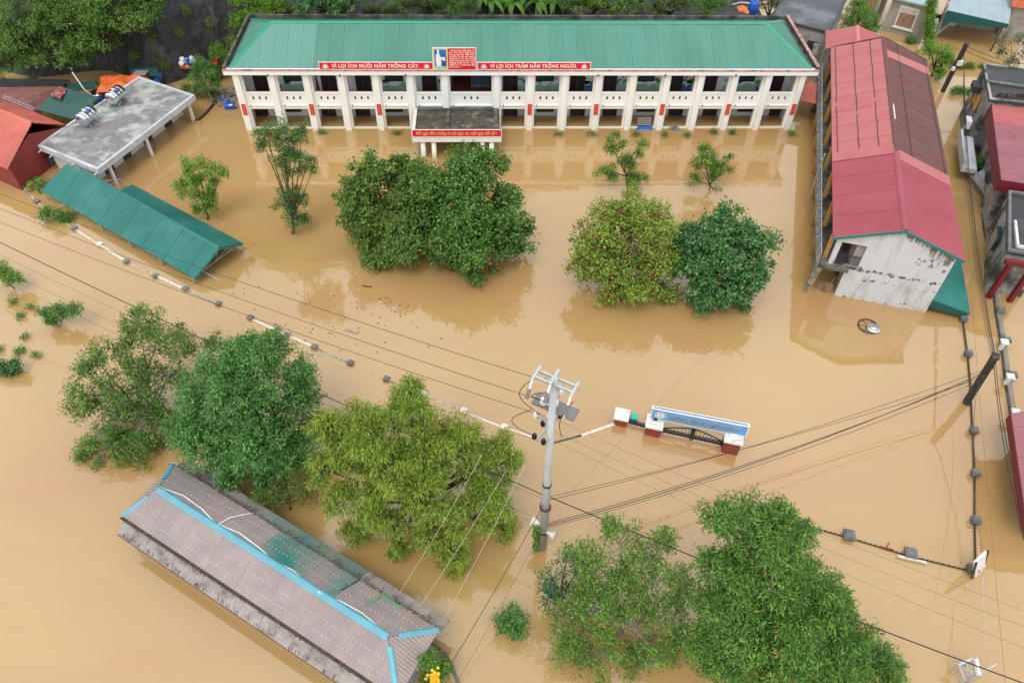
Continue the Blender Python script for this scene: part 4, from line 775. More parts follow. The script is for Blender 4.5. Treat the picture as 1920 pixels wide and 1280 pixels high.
# balcony along the left side with ochre columns and rail
T.part('balcony_slab', MB().bx(F, -1.75, .1, -.35, LR-.3, gz0-.22, gz0), 'moss_concrete'); T.part('balcony_kerb', MB().bx(F, -1.92, -1.752, -.35, LR-.3, gz0-.24, gz0+.14), 'black_mould')
T.part('balcony_bracket', MB().slab([F(-1.9, -.352, gz0-.2), F(-1.95, -.352, .2), F(-1.75, -.352, .2), F(-1.4, -.352, gz0-.2)], .12), 'black_mould')
mcol = MB().bx(ident, -.14, .14, -.14, .14, -1, gz0-.24).mesh('column', 'ochre'); mcu = MB().bx(ident, -.12, .12, -.12, .12, gz0+.02, EZ-.05).mesh('column', 'ochre')
for k in range(8):
    y = .5+k*3.3; T.inst('column', mcol, F(-1.52, y), rot=(0, 0, math.radians(-17))); T.inst('column', mcu, F(-1.35, y+.1), rot=(0, 0, math.radians(-17)))
for k in range(7):
    y = .5+k*3.3; T.part('doorway', MB().bx(F, .085, .118, y+.9, y+2.0, gz0+.02, gz0+1.95), 'maroon'); T.part('doorway', MB().bx(F, .085, .118, y+.9, y+2.0, -1, 1.7), 'door_dark')
rl = MB(); rl.bar(F(-1.84, -.3, gz0+.95), F(-1.84, LR-.4, gz0+.95), .05).bar(F(-1.84, -.3, gz0+.55), F(-1.84, LR-.4, gz0+.55), .03)
for k in range(26): rl.bar(F(-1.84, -.3+k*.98, gz0+.1), F(-1.84, -.3+k*.98, gz0+.95), .04)
T.part('balcony_rail', rl, 'galvanised'); rl = MB()
for k in range(12): rl.bar(F(-.82+k*.125, .1, gz0), F(-.82+k*.125, .1, gz0+.8), .022)
rl.bar(F(-.85, .1, gz0+.8), F(.6, .1, gz0+.8), .04); T.part('railing', rl, 'steel_dark')
T.part('drain_pipe', MB().tube([F(-1.98, 9, -.3), F(-1.98, 9, EZ)], .05, 6), 'galvanised')
# roof
q = lambda x, y, z: F(x, y, z); ys = 8.3; dk = V(0, 0, -.05)
rf = T.part('roof', MB().add([q(XL, -.2, EZ)+dk, q(XM, -.2, RZ)+dk, q(XR, -.2, EZ)+dk, q(XR, LR, EZ)+dk, q(XM, LR, RZ)+dk, q(XL, LR, EZ)+dk], [(0, 1, 4, 5), (1, 2, 3, 4)]), 'dark_seam')
sheets(T, rf, [q(XL, ys, EZ), q(XL, -.2, EZ), q(XM, -.2, RZ), q(XM, ys, RZ)], 'crimson_roof', width=1.07, pitch=.17, rib=.022); sheets(T, rf, [q(XR, -.2, EZ), q(XR, ys, EZ), q(XM, ys, RZ), q(XM, -.2, RZ)], 'crimson_roof', pitch=.17, rib=.022)
sheets(T, rf, [q(XL, LR, EZ), q(XL, ys, EZ), q(XM, ys, RZ), q(XM, LR, RZ)], 'pink_roof', width=1.07, pitch=.21, rib=.02, gap=.012)
sheets(T, rf, [q(XR, ys, EZ), q(XR, LR, EZ), q(XM, LR, RZ), q(XM, ys, RZ)], 'brown_roof', width=1.07, pitch=.13, rib=.022, wave=True)
mbs = MB()                                                    # dark batten lines over the sheets
def sl(x, y, up=.05): return F(x, y, EZ+(RZ-EZ)*(1-abs(x-XM)/((XM-XL) if x < XM else (XR-XM)))+up)
for x, gaps in ((-1.2, [(9, 15.5), (16, LR)]), (.05, [(9, 13.9), (14.3, LR)]), (1.2, [(9, 15.2), (15.8, LR)])):
    for a, b in gaps:
        n = 8; P = [sl(x+.02*math.sin(i*1.7+x), a+(b-a)*i/n) for i in range(n+1)]
        for i in range(n): mbs.bar(P[i], P[i+1], .05, .025)
for x in (3.3, 5.75): mbs.bar(sl(x, ys), sl(x, LR), .05, .03)
T.part('batten', mbs, 'dark_seam', rf); T.part('capping', MB().bar(sl(XL, LR, .04), sl(XM, LR, .04), .14, .05).bar(sl(XM, LR, .04), sl(XR, LR, .04), .14, .05), 'dark_seam', rf)
T.part('patch_sheet', MB().slab([sl(XM+.15, LR-3.3, .06), sl(XR, LR-2.6, .06), sl(XR, LR-1.3, .06), sl(XM+.15, LR-2.1, .06)], .02), 'pink_roof', rf)
T.part('patch_sheet', MB().slab([sl(XL, ys-.2, .07), sl(XM, ys-.2, .07), sl(XM, ys+.9, .07), sl(XL, ys+.9, .07)], .02), 'pink_roof', rf); T.part('patch_sheet', MB().slab([sl(XM, ys-.9, .07), sl(XR, ys-.9, .07), sl(XR, ys+.3, .07), sl(XM, ys+.3, .07)], .02), 'pink_roof', rf)
T.part('ridge_cap', cap(q(XM, -.2, RZ), q(XM, ys, RZ), .20, .05), 'crimson_roof', rf); T.part('ridge_cap', cap(q(XM, ys, RZ), q(XM, LR, RZ), .16, .05), 'brown_roof', rf)
T.part('patch_strip', MB().slab([sl(XM+.10, 12.5, .10), sl(XM+.2, 12.5, .10), sl(XM+.2, 14.6, .10), sl(XM+.10, 14.6, .10)], .01), 'wall_top_pale', rf)
bb = MB(); bb.bar(sl(XL-.02, -.22, -.06), sl(XM, -.22, -.06), .06, .17).bar(sl(XM, -.22, -.06), sl(XR+.02, -.22, -.06), .06, .17); T.part('barge_board', bb, 'teal_trim', rf)
# lower rear extension
x0, x1, xm = -1.9, 3.4, .45; y0, y1 = LR-.15, LR+3.2; ez2, rz2 = 4.5, 5.3
T = Thing('annex_building', 'small pale red roofed annex behind the red and brown gable roof', 'annex', tuple(F(.8, LR+1.6)))
T.part('wall', MB().bx(F, x0+.4, x1-.3, LR-.05, y1-.2, -1, ez2-.1), 'old_plaster')
rf = T.part('roof', MB().add([F(x0, y0, ez2-.04), F(xm, y0, rz2-.04), F(x1, y0, ez2-.04), F(x1, y1, ez2-.04), F(xm, y1, rz2-.04), F(x0, y1, ez2-.04)], [(0, 1, 4, 5), (1, 2, 3, 4)]), 'pink_roof')
sheets(T, rf, [F(x0, y1, ez2), F(x0, y0, ez2), F(xm, y0, rz2), F(xm, y1, rz2)], 'pink_roof', pitch=.2); sheets(T, rf, [F(x1, y0, ez2), F(x1, y1, ez2), F(xm, y1, rz2), F(xm, y0, rz2)], 'pink_roof', pitch=.2); T.part('ridge_cap', cap(F(xm, y0, rz2), F(xm, y1, rz2)), 'pink_strip', rf)
# green lean-to on the right side
T = Thing('green_lean_to', 'teal sheet lean-to roof against the weathered white gable wall', 'shed', tuple(F(6.8, 4)))
a, b, c, d = F(5.64, -.06, 1.15), F(8.05, -.06, .60), F(8.05, 9.5, .60), F(5.64, 9.5, 1.15)
rf = T.part('roof', MB().slab([a, b, c, d], .03), 'teal_trim'); sheets(T, rf, [b, c, d, a], 'teal_canopy', pitch=.14, rib=.02, wave=True)
T.part('fascia', MB().slab([F(5.64, -.08, 1.12), F(5.64, -.08, .52), F(7.6, -.08, .30), F(8.05, -.08, .57)], .05), 'dark_teal'); T.part('post', MB().tube([F(7.9, .1, -.5), F(7.9, .1, .56)], .05, 8), 'steel_dark'); T.part('post', MB().tube([F(7.9, 9.3, -.5), F(7.9, 9.3, .56)], .05, 8), 'steel_dark')
# floating lamp ring
c = G(1632, 613, .06); T = Thing('floating_bowl_ring', 'shiny metal bowl inside a dark floating ring in front of the white gable', 'bowl', tuple(c*V(1, 1, 0)))
rc = G(1628, 611, .08); ring = [rc+V(math.cos(t)*.60, math.sin(t)*.60, 0) for t in np.linspace(0, 2*math.pi, 33)]; T.part('ring', MB().tube(ring, .04, 6, False), 'hose_black', smooth=True)
T.part('bowl', MB().lathe(c+V(.16, -.10, -.02), [(.46, 0), (.42, .08), (.30, .12), (.22, .10), (.20, .14), (.05, .16)], 24), 'stainless', smooth=True)
sp = MB()
for t in (2.0, 2.9, 3.8): sp.tube([rc+V(math.cos(t)*.58, math.sin(t)*.58, 0), c+V(.05, -.05, .03)], .02, 5)
T.part('spoke', sp, 'steel_dark')
# ================================================================== houses upper right
def block(name, label, P, z, m_wall, m_roof, cat='house', par=.12, parm=None):
    """flat-roofed block; P = roof corners counter-clockwise from above"""
    T = Thing(name, label, cat, sum(P)/len(P)*V(1, 1, 0)); T.part('wall', prism(inset(P, .12), -1, z-.16), m_wall)
    T.part('roof', prism(P, z-.155, z), m_roof); n = len(P); I = inset(P, .18)
    for i in range(n):
        j = (i+1) % n; T.part('parapet', MB().slab([V(*P[i][:2], z+par), V(*P[j][:2], z+par), V(*I[j][:2], z+par), V(*I[i][:2], z+par)], par+.01), parm or m_wall)
    return T
# grey wet-roofed house behind the school
z = 4.4; nr = G(1557, 62, z); fr_ = G(1584, 7, z); nl = nr+(G(1497, 47, z)-nr)*1.9; fl = nl+(fr_-nr)*1.35; fr2 = nr+(fr_-nr)*1.35
T = block('wet_roofed_house', 'grey plastered house with wet dark flat roof behind the school gutter', [nl, nr, fr2, fl], z, 'old_plaster', 'wet_roof', par=.05, parm='black_roof')
e_ = unit(nr-nl); p = nr-e_*1.15+unit(nl-fl)*-.13; nrm = unit(np.cross(e_, V(0, 0, 1)))
T.part('window', MB().bar(p+V(0, 0, -2.2)+nrm*.02, p+V(0, 0, -1.1)+nrm*.02, .95, .06, nrm), 'glass_dark'); T.part('shutter', MB().bar(p+e_*.4+V(0, 0, -2.2)+nrm*.05, p+e_*.4+V(0, 0, -1.1)+nrm*.35, .5, .04, nrm), 'poster_pale')
# blue tank beyond the school roof
c = onY(1413, 13, 68.5); T = Thing('blue_tank', 'blue plastic water tank with lid behind the school roof', 'tank', tuple(c-V(0, 0, .6))); T.part('body', MB().lathe(c-V(0, 0, .62), [(.42, 0), (.46, .1), (.45, .45), (.47, .5), (.45, .55), (.46, .9), (.36, 1.12), (.2, 1.2)], 20), 'drum_blue', smooth=True); T.part('lid', MB().lathe(c+V(0, 0, .56), [(.2, 0), (.2, .07), (.1, .1)], 12), 'drum_blue')
T.part('stand', MB().box(c-V(0, 0, 1.1), .9, .9, .9), 'old_plaster')
solo('tank_pipe', MB().tube([c+V(-.4, 0, .3), c+V(-1.2, .1, .35), c+V(-2.0, .2, .1)], .04, 6), 'white_pipe', 'white pipe leading into the blue plastic tank', 'pipe', tuple(c+V(-1.2, .1, -.5)))
q = onY(1393, 22, 67.8); solo('orange_scrap', cloth([q+V(-.5, -.4, 0), q+V(.5, -.4, 0), q+V(.5, .4, .3), q+V(-.5, .4, .3)], 6, .25, 4.), 'tarp_orange', 'scrap of orange sheeting beside the blue plastic tank', 'sheeting', tuple(q))
# old plastered house with boarded window
zb = 3.15; b0, b1 = G(1652, 57), G(1720, 75); e_ = unit(b1-b0); bk = V(-e_[1], e_[0], 0); nrm = -bk
T = Thing('boarded_house', 'stained plaster house with boarded brown window and grey slab roof', 'house', tuple((b0+b1)/2+bk*2)); Lh = np.linalg.norm(b1-b0)
T.part('wall', prism([b0, b1, b1+bk*4.5, b0+bk*4.5], -1, zb), 'old_plaster'); T.part('roof', prism([b0-e_*.3-bk*.3, b1+e_*.3-bk*.3, b1+e_*.3+bk*4.8, b0-e_*.3+bk*4.8], zb+.003, zb+.16), 'grey_sheet')
pc = b0+e_*Lh*.52+nrm*.02; W_ = T.part('window', MB().bar(pc+V(0, 0, .72), pc+V(0, 0, 2.72), 1.75, .07, nrm), 'cap_white')
for k in range(4): x = pc+e_*(-.55+k*.37)+nrm*.05; T.part('plank', MB().bar(x+V(0, 0, .86), x+V(0, 0, 2.12+.03*(k % 2)), .355, .03, nrm), 'wood_old', W_)
gr = MB()
for k in range(11): x = pc+e_*(-.7+k*.14)+nrm*.05; gr.bar(x+V(0, 0, 2.2), x+V(0, 0, 2.6), .03)
T.part('grille', gr, 'maroon', W_); T.part('sill', MB().bar(pc-e_*1.0+nrm*.08+V(0, 0, .66), pc+e_*1.0+nrm*.08+V(0, 0, .66), .16, .1), 'cap_white', W_)
T = Thing('plaster_house', 'stained plaster house with brown shutter next to the boarded house', 'house', tuple(b0-e_*2.6+bk*1.6)); o_ = b0-e_*1.1+bk*1.2
T.part('wall', prism([o_-e_*2.4, o_, o_+bk*4, o_-e_*2.4+bk*4], -1, 3.0), 'old_plaster'); T.part('roof', prism([o_-e_*2.6-bk*.2, o_+e_*.2-bk*.2, o_+e_*.2+bk*4.2, o_-e_*2.6+bk*4.2], 3.003, 3.14), 'dark_grey'); T.part('shutter', MB().bar(o_-e_*.9+nrm*.02+V(0, 0, .9), o_-e_*.9+nrm*.02+V(0, 0, 2.5), 1.1, .06, nrm), 'wood_old')
# porch with grey-green metal roof
za = 2.7; f0, f1, k1 = G(1776, 20, za+.35), G(1891, 46, za), G(1899, -2, za); k0 = f0+(k1-f1)
T = Thing('metal_roof_porch', 'big pale grey metal porch roof with dark green fascia over flood water', 'porch', tuple((f0+f1+k0+k1)/4*V(1, 1, 0)))
rf = T.part('roof', MB().slab([f0, f1, k1, k0], .05), 'grey_sheet'); sheets(T, rf, [f0, f1, k1, k0], 'grey_sheet', pitch=.25, rib=.02)
T.part('fascia', MB().slab([f0-V(0, .05, 0), f0-V(0, .05, 1.05), f1-V(0, .05, .35), f1-V(0, .05, 0)], .05), 'dark_teal')
T.part('wall', MB().bar(V(*(k0+(f0-k0)*.25)[:2], .9), V(*(k1+(f1-k1)*.25)[:2], .9), .2, 3.4), 'old_plaster'); T.part('wall', MB().bar(V(*(f0+(k0-f0)*.1)[:2], .9), V(*(k0+(f0-k0)*.25)[:2], .9), .2, 3.4), 'old_plaster'); ph = G(1758, 62); pt = onY(1779, 5, ph[1]); T.part('post', MB().tube([ph-V(0, 0, .5), pt], .12, 8), 'cap_white'); T.part('post', MB().tube([f1*V(1, 1, 0)-V(.3, -.2, .5), f1-V(.3, -.2, .1)], .08, 8), 'steel_dark')  # rear and side walls added to block sky reflection in the water underneath
T.part('platform', prism([G(1728, 55), G(1756, 66), G(1790, 40), G(1745, 30)], -.5, .25), 'cap_white'); wp = G(1775, 45); T.part('stub_wall', MB().box((wp[0], wp[1], .3), 1.6, .5, .9, -.4), 'wall_pale')
mp = G(1752, 42, .26); T = Thing('motorbike', 'dark motorbike parked on the porch platform beside the white post', 'motorbike', tuple(mp)); wh = lambda c: MB().lathe(c-V(0, .05, 0), [(.16, 0), (.28, .0), (.30, .05), (.28, .10), (.16, .10)], 14, (0, 1, 0))
T.part('wheel', wh(mp+V(-.6, 0, .3)), 'hose_black'); T.part('wheel', wh(mp+V(.6, 0, .3)), 'hose_black'); T.part('body', MB().bar(mp+V(-.45, 0, .5), mp+V(.4, 0, .62), .22, .3).bar(mp+V(.4, 0, .5), mp+V(.55, 0, 1.0), .12), 'steel_dark'); T.part('seat', MB().bar(mp+V(-.6, 0, .78), mp+V(.1, 0, .76), .25, .1), 'door_dark'); T.part('handlebar', MB().bar(mp+V(.5, -.35, 1.0), mp+V(.5, .35, 1.0), .04), 'galvanised')
# red tiled roof and advert at the corner
a, b, c, d = G(1897, 14, 3), G(1950, 22, 3), G(1960, -30, 4.4), G(1903, -34, 4.4); T = Thing('tiled_house', 'house with red clay tile roof behind the pale porch roof', 'house', tuple((a+b+c+d)/4*V(1, 1, 0)))
T.part('wall', prism([a+V(.2, .4, 0), b+V(0, .4, 0), c, d], -1, 2.9), 'old_plaster'); rf = T.part('roof', MB().slab([a, b, c, d], .05), 'tile_red'); sheets(T, rf, [a, b, c, d], 'tile_red', width=.5, pitch=.25, rib=.06, wave=True, name='tile_course')
p = G(1908, 24, 1.9); solo('shop_banner', MB().slab([p+V(-.8, 0, -.3), p+V(.8, -.2, -.3), p+V(.8, -.2, .3), p+V(-.8, 0, .3)], .05), 'poster_pale', 'small white and blue banner under the red tile roof', 'banner', tuple(p))
# black-roofed house, pink-roofed house, lower house
z = 4.5; n0 = G(1855, 187, z); f0 = G(1842, 120, z); f1 = G(1960, 134, z); n1 = G(1960, 199, z)
T = block('black_roofed_house', 'mouldy grey house with flat black roof beside the leaning dark pole', [n0, n1, f1, f0], z, 'moss_wall', 'black_roof', par=.10)
T.part('roof_beam', MB().bar(G(1851, 152, z+.1), G(1960, 168, z+.1), .22, .12), 'concrete_dark'); e_ = unit(f0-n0); nl_ = V(e_[1], -e_[0], 0); nl_ = nl_ if nl_[0] < 0 else -nl_
for t, zz in ((.42, 2.9), (.60, 2.9)): p = n0+(f0-n0)*t+nl_*.0; p = V(p[0], p[1], zz); T.part('window', MB().bar(p-V(0, 0, .5), p+V(0, 0, .5), .8, .06, nl_), 'ochre')
p = n0+(f0-n0)*.62; p = V(p[0], p[1], 3.6); T.part('hood', MB().bar(p-e_*.6+nl_*.25, p+e_*.6+nl_*.25, .6, .5), 'black_roof')
b = MB()
for k in range(60): p = G(1870+50*RNG.random(), 176+8*RNG.random(), z+.04); b.box(p, *RNG.uniform(.05, .3, 2), .05, RNG.uniform(0, 3))
T.part('litter', b, 'litter', kind='stuff')
c = G(1813, 225, 1.7); c2 = n0+(f0-n0)*.2+nl_*.3; T2 = Thing('air_conditioner', 'white outdoor air conditioner unit on the mouldy wall', 'air conditioner', tuple(V(c2[0], c2[1], 1.4))); cc = V(c2[0], c2[1], 1.8); T2.part('case', MB().box(cc, .4, .9, .65, math.atan2(e_[1], e_[0])-math.pi/2), 'tank_white'); T2.part('fan_grille', MB().lathe(cc+nl_*.24, [(.24, 0), (.24, .02), (.05, .03)], 16, nl_), 'steel_dark')
z1, z2 = 4.1, 3.8; a = G(1858, 190, z1); b = G(1877, 338, z2); c = G(1965, 352, z2); d = G(1965, 203, z1)
T = Thing('pink_roofed_house', 'house with two-tone pink ribbed roof and oxblood fascia beside the flooded lane', 'house', tuple((a+b+c+d)/4*V(1, 1, 0)))
T.part('wall', prism([a+V(.7, -.3, 0), b+V(.8, .6, 0), c+V(0, .6, 0), d], -1, 3.5), 'moss_wall'); rf = T.part('roof', MB().slab([a, b, c, d], .06), 'oxblood')
mm = lambda t, s_: a+(b-a)*t if s_ == 0 else d+(c-d)*t
sheets(T, rf, [a, mm(.30, 0), mm(.30, 1), d], 'pink_roof', pitch=.16, rib=.03); sheets(T, rf, [mm(.30, 0), b, c, mm(.30, 1)], 'dull_pink_roof', pitch=.16, rib=.035)
T.part('fascia', MB().slab([a+V(-.03, 0, .03), a+V(-.03, 0, -1.1), b+V(-.03, 0, -1.0), b+V(-.03, 0, .03)], .05), 'oxblood'); T.part('fascia', MB().slab([b+V(0, -.03, .03), b+V(0, -.03, -.85), c+V(0, -.03, -.85), c+V(0, -.03, .03)], .05), 'oxblood')
bs = [V(*(a+(b-a)*t+V(-.1, 0, 0))[:2], 0) for t in (.05, .5)]; lo = V(-1.0, .3, 0)
T.part('balcony', prism([bs[0]+lo, bs[1]+lo, bs[1], bs[0]], .9, 1.25), 'concrete_light'); T.part('balcony_wall', MB().bar(bs[0]+lo+V(0, 0, 1.5), bs[1]+lo+V(0, 0, 1.5), .15, .6), 'concrete_light')
z = 3.4; n0 = G(1888, 472, z); f0 = G(1889, 360, z); f1 = G(1970, 372, z); n1 = G(1970, 486, z)
T = block('flat_roofed_house', 'weathered house with dark flat roof and oxblood corner columns beside the spiked wall', [n0, n1, f1, f0], z, 'moss_wall', 'black_roof', par=.18, parm='concrete_dark')
for t in (.12, .62): p = n0+(n1-n0)*t; T.part('column', MB().bar(V(p[0]-.1, p[1]-.5, -.5), V(p[0]-.1, p[1]-.5, z-.5), .28), 'oxblood')
T.part('porch_beam', MB().bar(V(*(n0+V(-.2, -.5, 0))[:2], z-.35), V(*(n1+V(0, -.5, 0))[:2], z-.35), .3, .3), 'oxblood'); T.part('roof_kerb', MB().bar(G(1903, 415, z+.1), G(1908, 462, z+.1), .14, .2).bar(G(1908, 462, z+.1), G(1960, 470, z+.1), .14, .2), 'cap_white')
p = (n0+f0)/2; T.part('window', MB().box((p[0]-.02, p[1], 1.9), .30, 1.5, 1.0, math.atan2((f0-n0)[1], (f0-n0)[0])-math.pi/2), 'glass_dark')
p = G(1906, 510, .5); T.part('awning', MB().lathe(p+V(.2, .3, .0), [(.9, 0), (.85, .3), (.6, .55), (.2, .7)], 14), 'oxblood')
# grey metal gate and steps between those houses
p0, p1 = G(1822, 330, .6), G(1862, 385, .5); T = Thing('leaning_gate', 'grey metal gate leaning in the flood between the pink house and spiked wall', 'gate', tuple(p0*V(1, 1, 0))); g_ = MB()
for k in range(16): p = p0+(p1-p0)*k/15; g_.bar(p-V(0, 0, .8), p+V(.1, .1, .45), .04)
T.part('bar', g_, 'galvanised'); T.part('rail', MB().bar(p0+V(.1, .1, .45), p1+V(.1, .1, .45), .08).bar(p0, p1, .08), 'galvanised')
T.part('panel', MB().slab([p0+V(.1, 0, 0), p1+V(.1, 0, 0), p1+V(1.0, .5, .3), p0+V(1.0, .5, .3)], .04), 'galvanised')
# pink roof at the right frame edge
a, b, c, d = G(1895, 775, 2.2), G(1925, 985, 2.2), G(2050, 985, 2.6), G(2000, 760, 2.6); T = Thing('pink_roofed_shed', 'pink ribbed shed roof at the end of the bristling wall', 'house', tuple((a+b+c+d)/4*V(1, 1, 0)))
a2, b2 = a, b; T.L  # roof runs down to the lane
rf = T.part('roof', MB().slab([a, b, c, d], .05), 'oxblood'); sheets(T, rf, [a, b, c, d], 'dull_pink_roof', pitch=.2, rib=.03); T.part('wall', prism([a+V(1.2, -.4, 0), b+V(1.2, .4, 0), c, d], -1, 2.1), 'moss_wall'); T.part('fascia', MB().slab([a+V(-.03, 0, .03), a+V(-.03, 0, -.5), b+V(-.03, 0, -.5), b+V(-.03, 0, .03)], .05), 'oxblood')
# ================================================================== walls and fences
def poly_len(P): return [0]+list(np.cumsum([np.linalg.norm(P[i+1]-P[i]) for i in range(len(P)-1)]))
def at_len(P, Ls, s):
    for i in range(len(P)-1):
        if s <= Ls[i+1]+1e-9: return P[i]+(P[i+1]-P[i])*(s-Ls[i])/(Ls[i+1]-Ls[i]), unit(P[i+1]-P[i])
    return P[-1], unit(P[-1]-P[-2])
# left wall top just breaking the surface
pp = [(45, 352), (70, 380), (140, 430), (235, 490), (340, 540), (470, 598), (590, 652), (725, 712), (870, 772), (945, 802), (1012, 824)]
P = [G(*p) for p in pp]; T = Thing('submerged_wall', 'pale broken wall top with small piers running past the green canopy to the concrete pole', 'wall', tuple(P[5]))
Ls = poly_len(P)
for i in range(len(P)-1):
    n = max(1, int(np.linalg.norm(P[i+1]-P[i])/2.2))
    for k in range(n):
        a = P[i]+(P[i+1]-P[i])*k/n; b = P[i]+(P[i+1]-P[i])*(k+1)/n; h = RNG.uniform(-.012, .08)
        T.part('coping', MB().bar(V(a[0], a[1], h-.1), V(b[0], b[1], h-.1), (.11+.03*(k % 2)), .2), 'wall_top_pale' if RNG.random() < .3 else 'wall_top')
for px, py in ((70, 380), (112, 410), (140, 430), (188, 460), (238, 492), (292, 519), (349, 543), (410, 571), (470, 597), (538, 630), (590, 652), (658, 682), (725, 712), (795, 742), (870, 772), (945, 802)):
    p = G(px, py); T.part('pier', MB().box((p[0], p[1], -.1), .28, .28, .44, -.45).box((p[0], p[1], .145), .35, .35, .05, -.45), 'concrete_dark' if RNG.random() < .6 else 'wall_top_pale')
spk = MB(); s_ = 0
while s_ < Ls[-1]: p, d = at_len(P, Ls, s_); spk.bar(p, p+V(RNG.normal(0, .05), RNG.normal(0, .05), RNG.uniform(.08, .25)), .025); s_ += RNG.uniform(.12, .5)
T.part('wire_bristle', spk, 'white_pipe', kind='stuff')
P = [G(*p) for p in ((1038, 830), (1090, 816), (1155, 794))]; T = Thing('low_wall', 'submerged pale wall top between the concrete pole and the gate pillar', 'wall', tuple(P[1])); T.part('coping', MB().bar(P[0]+V(0, 0, -.06), P[1]+V(0, 0, -.06), .12, .15), 'moss_concrete'); T.part('coping', MB().bar(P[1]+V(0, 0, -.05), P[2]+V(0, 0, -.04), .16, .16), 'wall_top_pale')
# spiked fence with dark capped piers on the right
def spiked(name, label, pp, piers, pm='concrete_dark', size=.42, hs=.22, step=.19, pierh=.3, base=None, spm='steel_dark', two=False):
    P = [G(*p) for p in pp]; Ls = poly_len(P); T = Thing(name, label, 'fence', tuple(P[len(P)//2])); sp = MB(); s_ = 0
    while s_ < Ls[-1]:
        p, d = at_len(P, Ls, s_); sd = V(-d[1], d[0], 0); sp.bar(p-V(0, 0, .1), p+V(0, 0, hs)+sd*(.10 if two else 0), .035, .035)
        if two: sp.bar(p-V(0, 0, .1)+d*step*.5, p+V(0, 0, hs)-sd*.10+d*step*.5, .035)
        s_ += step
    T.part('spike_row', sp, spm, kind='stuff'); rl = MB()
    for i in range(len(P)-1): rl.bar(P[i]+V(0, 0, hs*.3), P[i+1]+V(0, 0, hs*.3), .05)
    T.part('rail', rl, spm)
    if base:
        for i in range(len(P)-1): T.part('wall_top', MB().bar(P[i]+V(0, 0, -.1), P[i+1]+V(0, 0, -.1), .26, .3), base)
    for px, py in piers:
        p = G(px, py); T.part('pier', MB().box((p[0], p[1], 0), size*.8, size*.8, pierh*1.6, -.25).box((p[0], p[1], pierh*.8+.05), size, size, .12, -.25).box((p[0], p[1], pierh*.8+.14), size*.7, size*.7, .06, -.25), pm)
    return T
spiked('spiked_fence', 'spiked fence with square dark piers running down from the teal lean-to', [(1804, 602), (1813, 667), (1818, 720), (1822, 808), (1826, 890), (1826, 980), (1828, 1062)], [(1804, 602), (1813, 667), (1823, 811), (1826, 891), (1826, 979)])
T = spiked('spiked_fence', 'drowned spiked fence with two flat-capped piers beside the big leafy tree', [(1500, 983), (1590, 1008), (1705, 1043), (1825, 1072)], [(1590, 1006), (1705, 1040)], 'concrete_dark', .55, .14, .24, .2)
p = G(1705, 1046, .12); T.part('pale_board', MB().bar(p+V(-.55, .12, 0), p+V(.75, -.25, 0), .09, .12), 'wall_top_pale'); p = G(1662, 1027, .1); T.part('red_stick', MB().bar(p, p+V(.12, .2, .25), .05).bar(p+V(-.3, .1, 0), p+V(.3, -.1, 0), .06), 'brick_red')
spiked('bristling_wall', 'mossy wall bristling with metal spikes and square piers along the flooded lane', [(1842, 402), (1846, 430), (1856, 480), (1862, 530), (1869, 590), (1879, 650), (1886, 710), (1896, 776)], [(1843, 388), (1851, 437), (1860, 482), (1868, 532), (1872, 590), (1882, 645), (1893, 710)], 'concrete_dark', .45, .42, .13, .45, 'moss_concrete', 'galvanised', True)
for px, py in ((1884, 641), (1895, 706), (1905, 772)): p = G(px, py, .75); solo('pale_cap', MB().box(p, .42, .42, .12, -.25).box(p-V(0, 0, .35), .2, .2, .6, -.25), 'cap_white', 'pale square cap on a pier of the bristling wall', 'pier cap', tuple(p), 'pale pier caps on the bristling wall')
# ================================================================== school gate
def pillar(T, px, py, w, h, caph=.35):
    p = G(px, py)+V(0, w*.5, 0); a = math.radians(-16)
    T.part('brick_shaft', MB().box((p[0], p[1], (h-1)/2), w, w, h+1, a), 'brick_red')
    b = MB().box((p[0], p[1], h+.03), w+.06, w+.06, .06, a).box((p[0], p[1], h+.11), w+.16, w+.16, .10, a).box((p[0], p[1], h+.185), w+.06, w+.06, .05, a).box((p[0], p[1], h+.24), w*.72, w*.72, .06, a).box((p[0], p[1], h+.29), w*.42, w*.42, .04, a)
    T.part('cap', b, 'cap_white'); return p
T = Thing('school_gate', 'brick gate pillars with white caps and black iron gate standing in the flood', 'gate', tuple(G(1290, 830)))
q1 = pillar(T, 1165, 799, .66, .52); q2 = pillar(T, 1226, 818, .80, .66); q3 = pillar(T, 1371, 851, .84, .92)
def rail_gate(a, b, arch=0.):
    g = MB(); g.bar(a+V(0, 0, .16), b+V(0, 0, .16), .10, .10).bar(a+V(0, 0, .36), b+V(0, 0, .36), .05)
    if arch:
        P = [a+(b-a)*t+V(0, 0, .36+arch*(1-abs(2*t-1)**1.6)) for t in np.linspace(0, 1, 15)]
        for i in range(14): g.bar(P[i], P[i+1], .05)
        for t in np.linspace(.06, .94, 17): g.bar(a+(b-a)*t+V(0, 0, .2), a+(b-a)*(t+(t-.5)*.12)+V(0, 0, .34+arch*(1-abs(2*t-1)**1.6)), .025)
    return g
def points(a, b):
    g = MB(); n = int(np.linalg.norm(b-a)/.13)
    for k in range(n): p = a+(b-a)*(k+.5)/n; g.bar(p+V(0, -.06, -.1), p+V(0, -.06, .09), .05)
    return g
e_ = unit(q3-q2); a, b = q2+e_*.42, q3-e_*.42; lf = T.part('gate_leaf', rail_gate(a, b, .55), 'gate_black'); T.part('picket_points', points(a, b), 'gate_point', lf, kind='stuff'); m_ = (a+b)/2; T.part('gate_post', MB().box(m_+V(0, 0, .4), .22, .16, .95, -.28), 'gate_black')
for p in (a, b): T.part('hinge_post', MB().box(p+V(0, 0, .2), .16, .16, .5, -.28), 'gate_black')
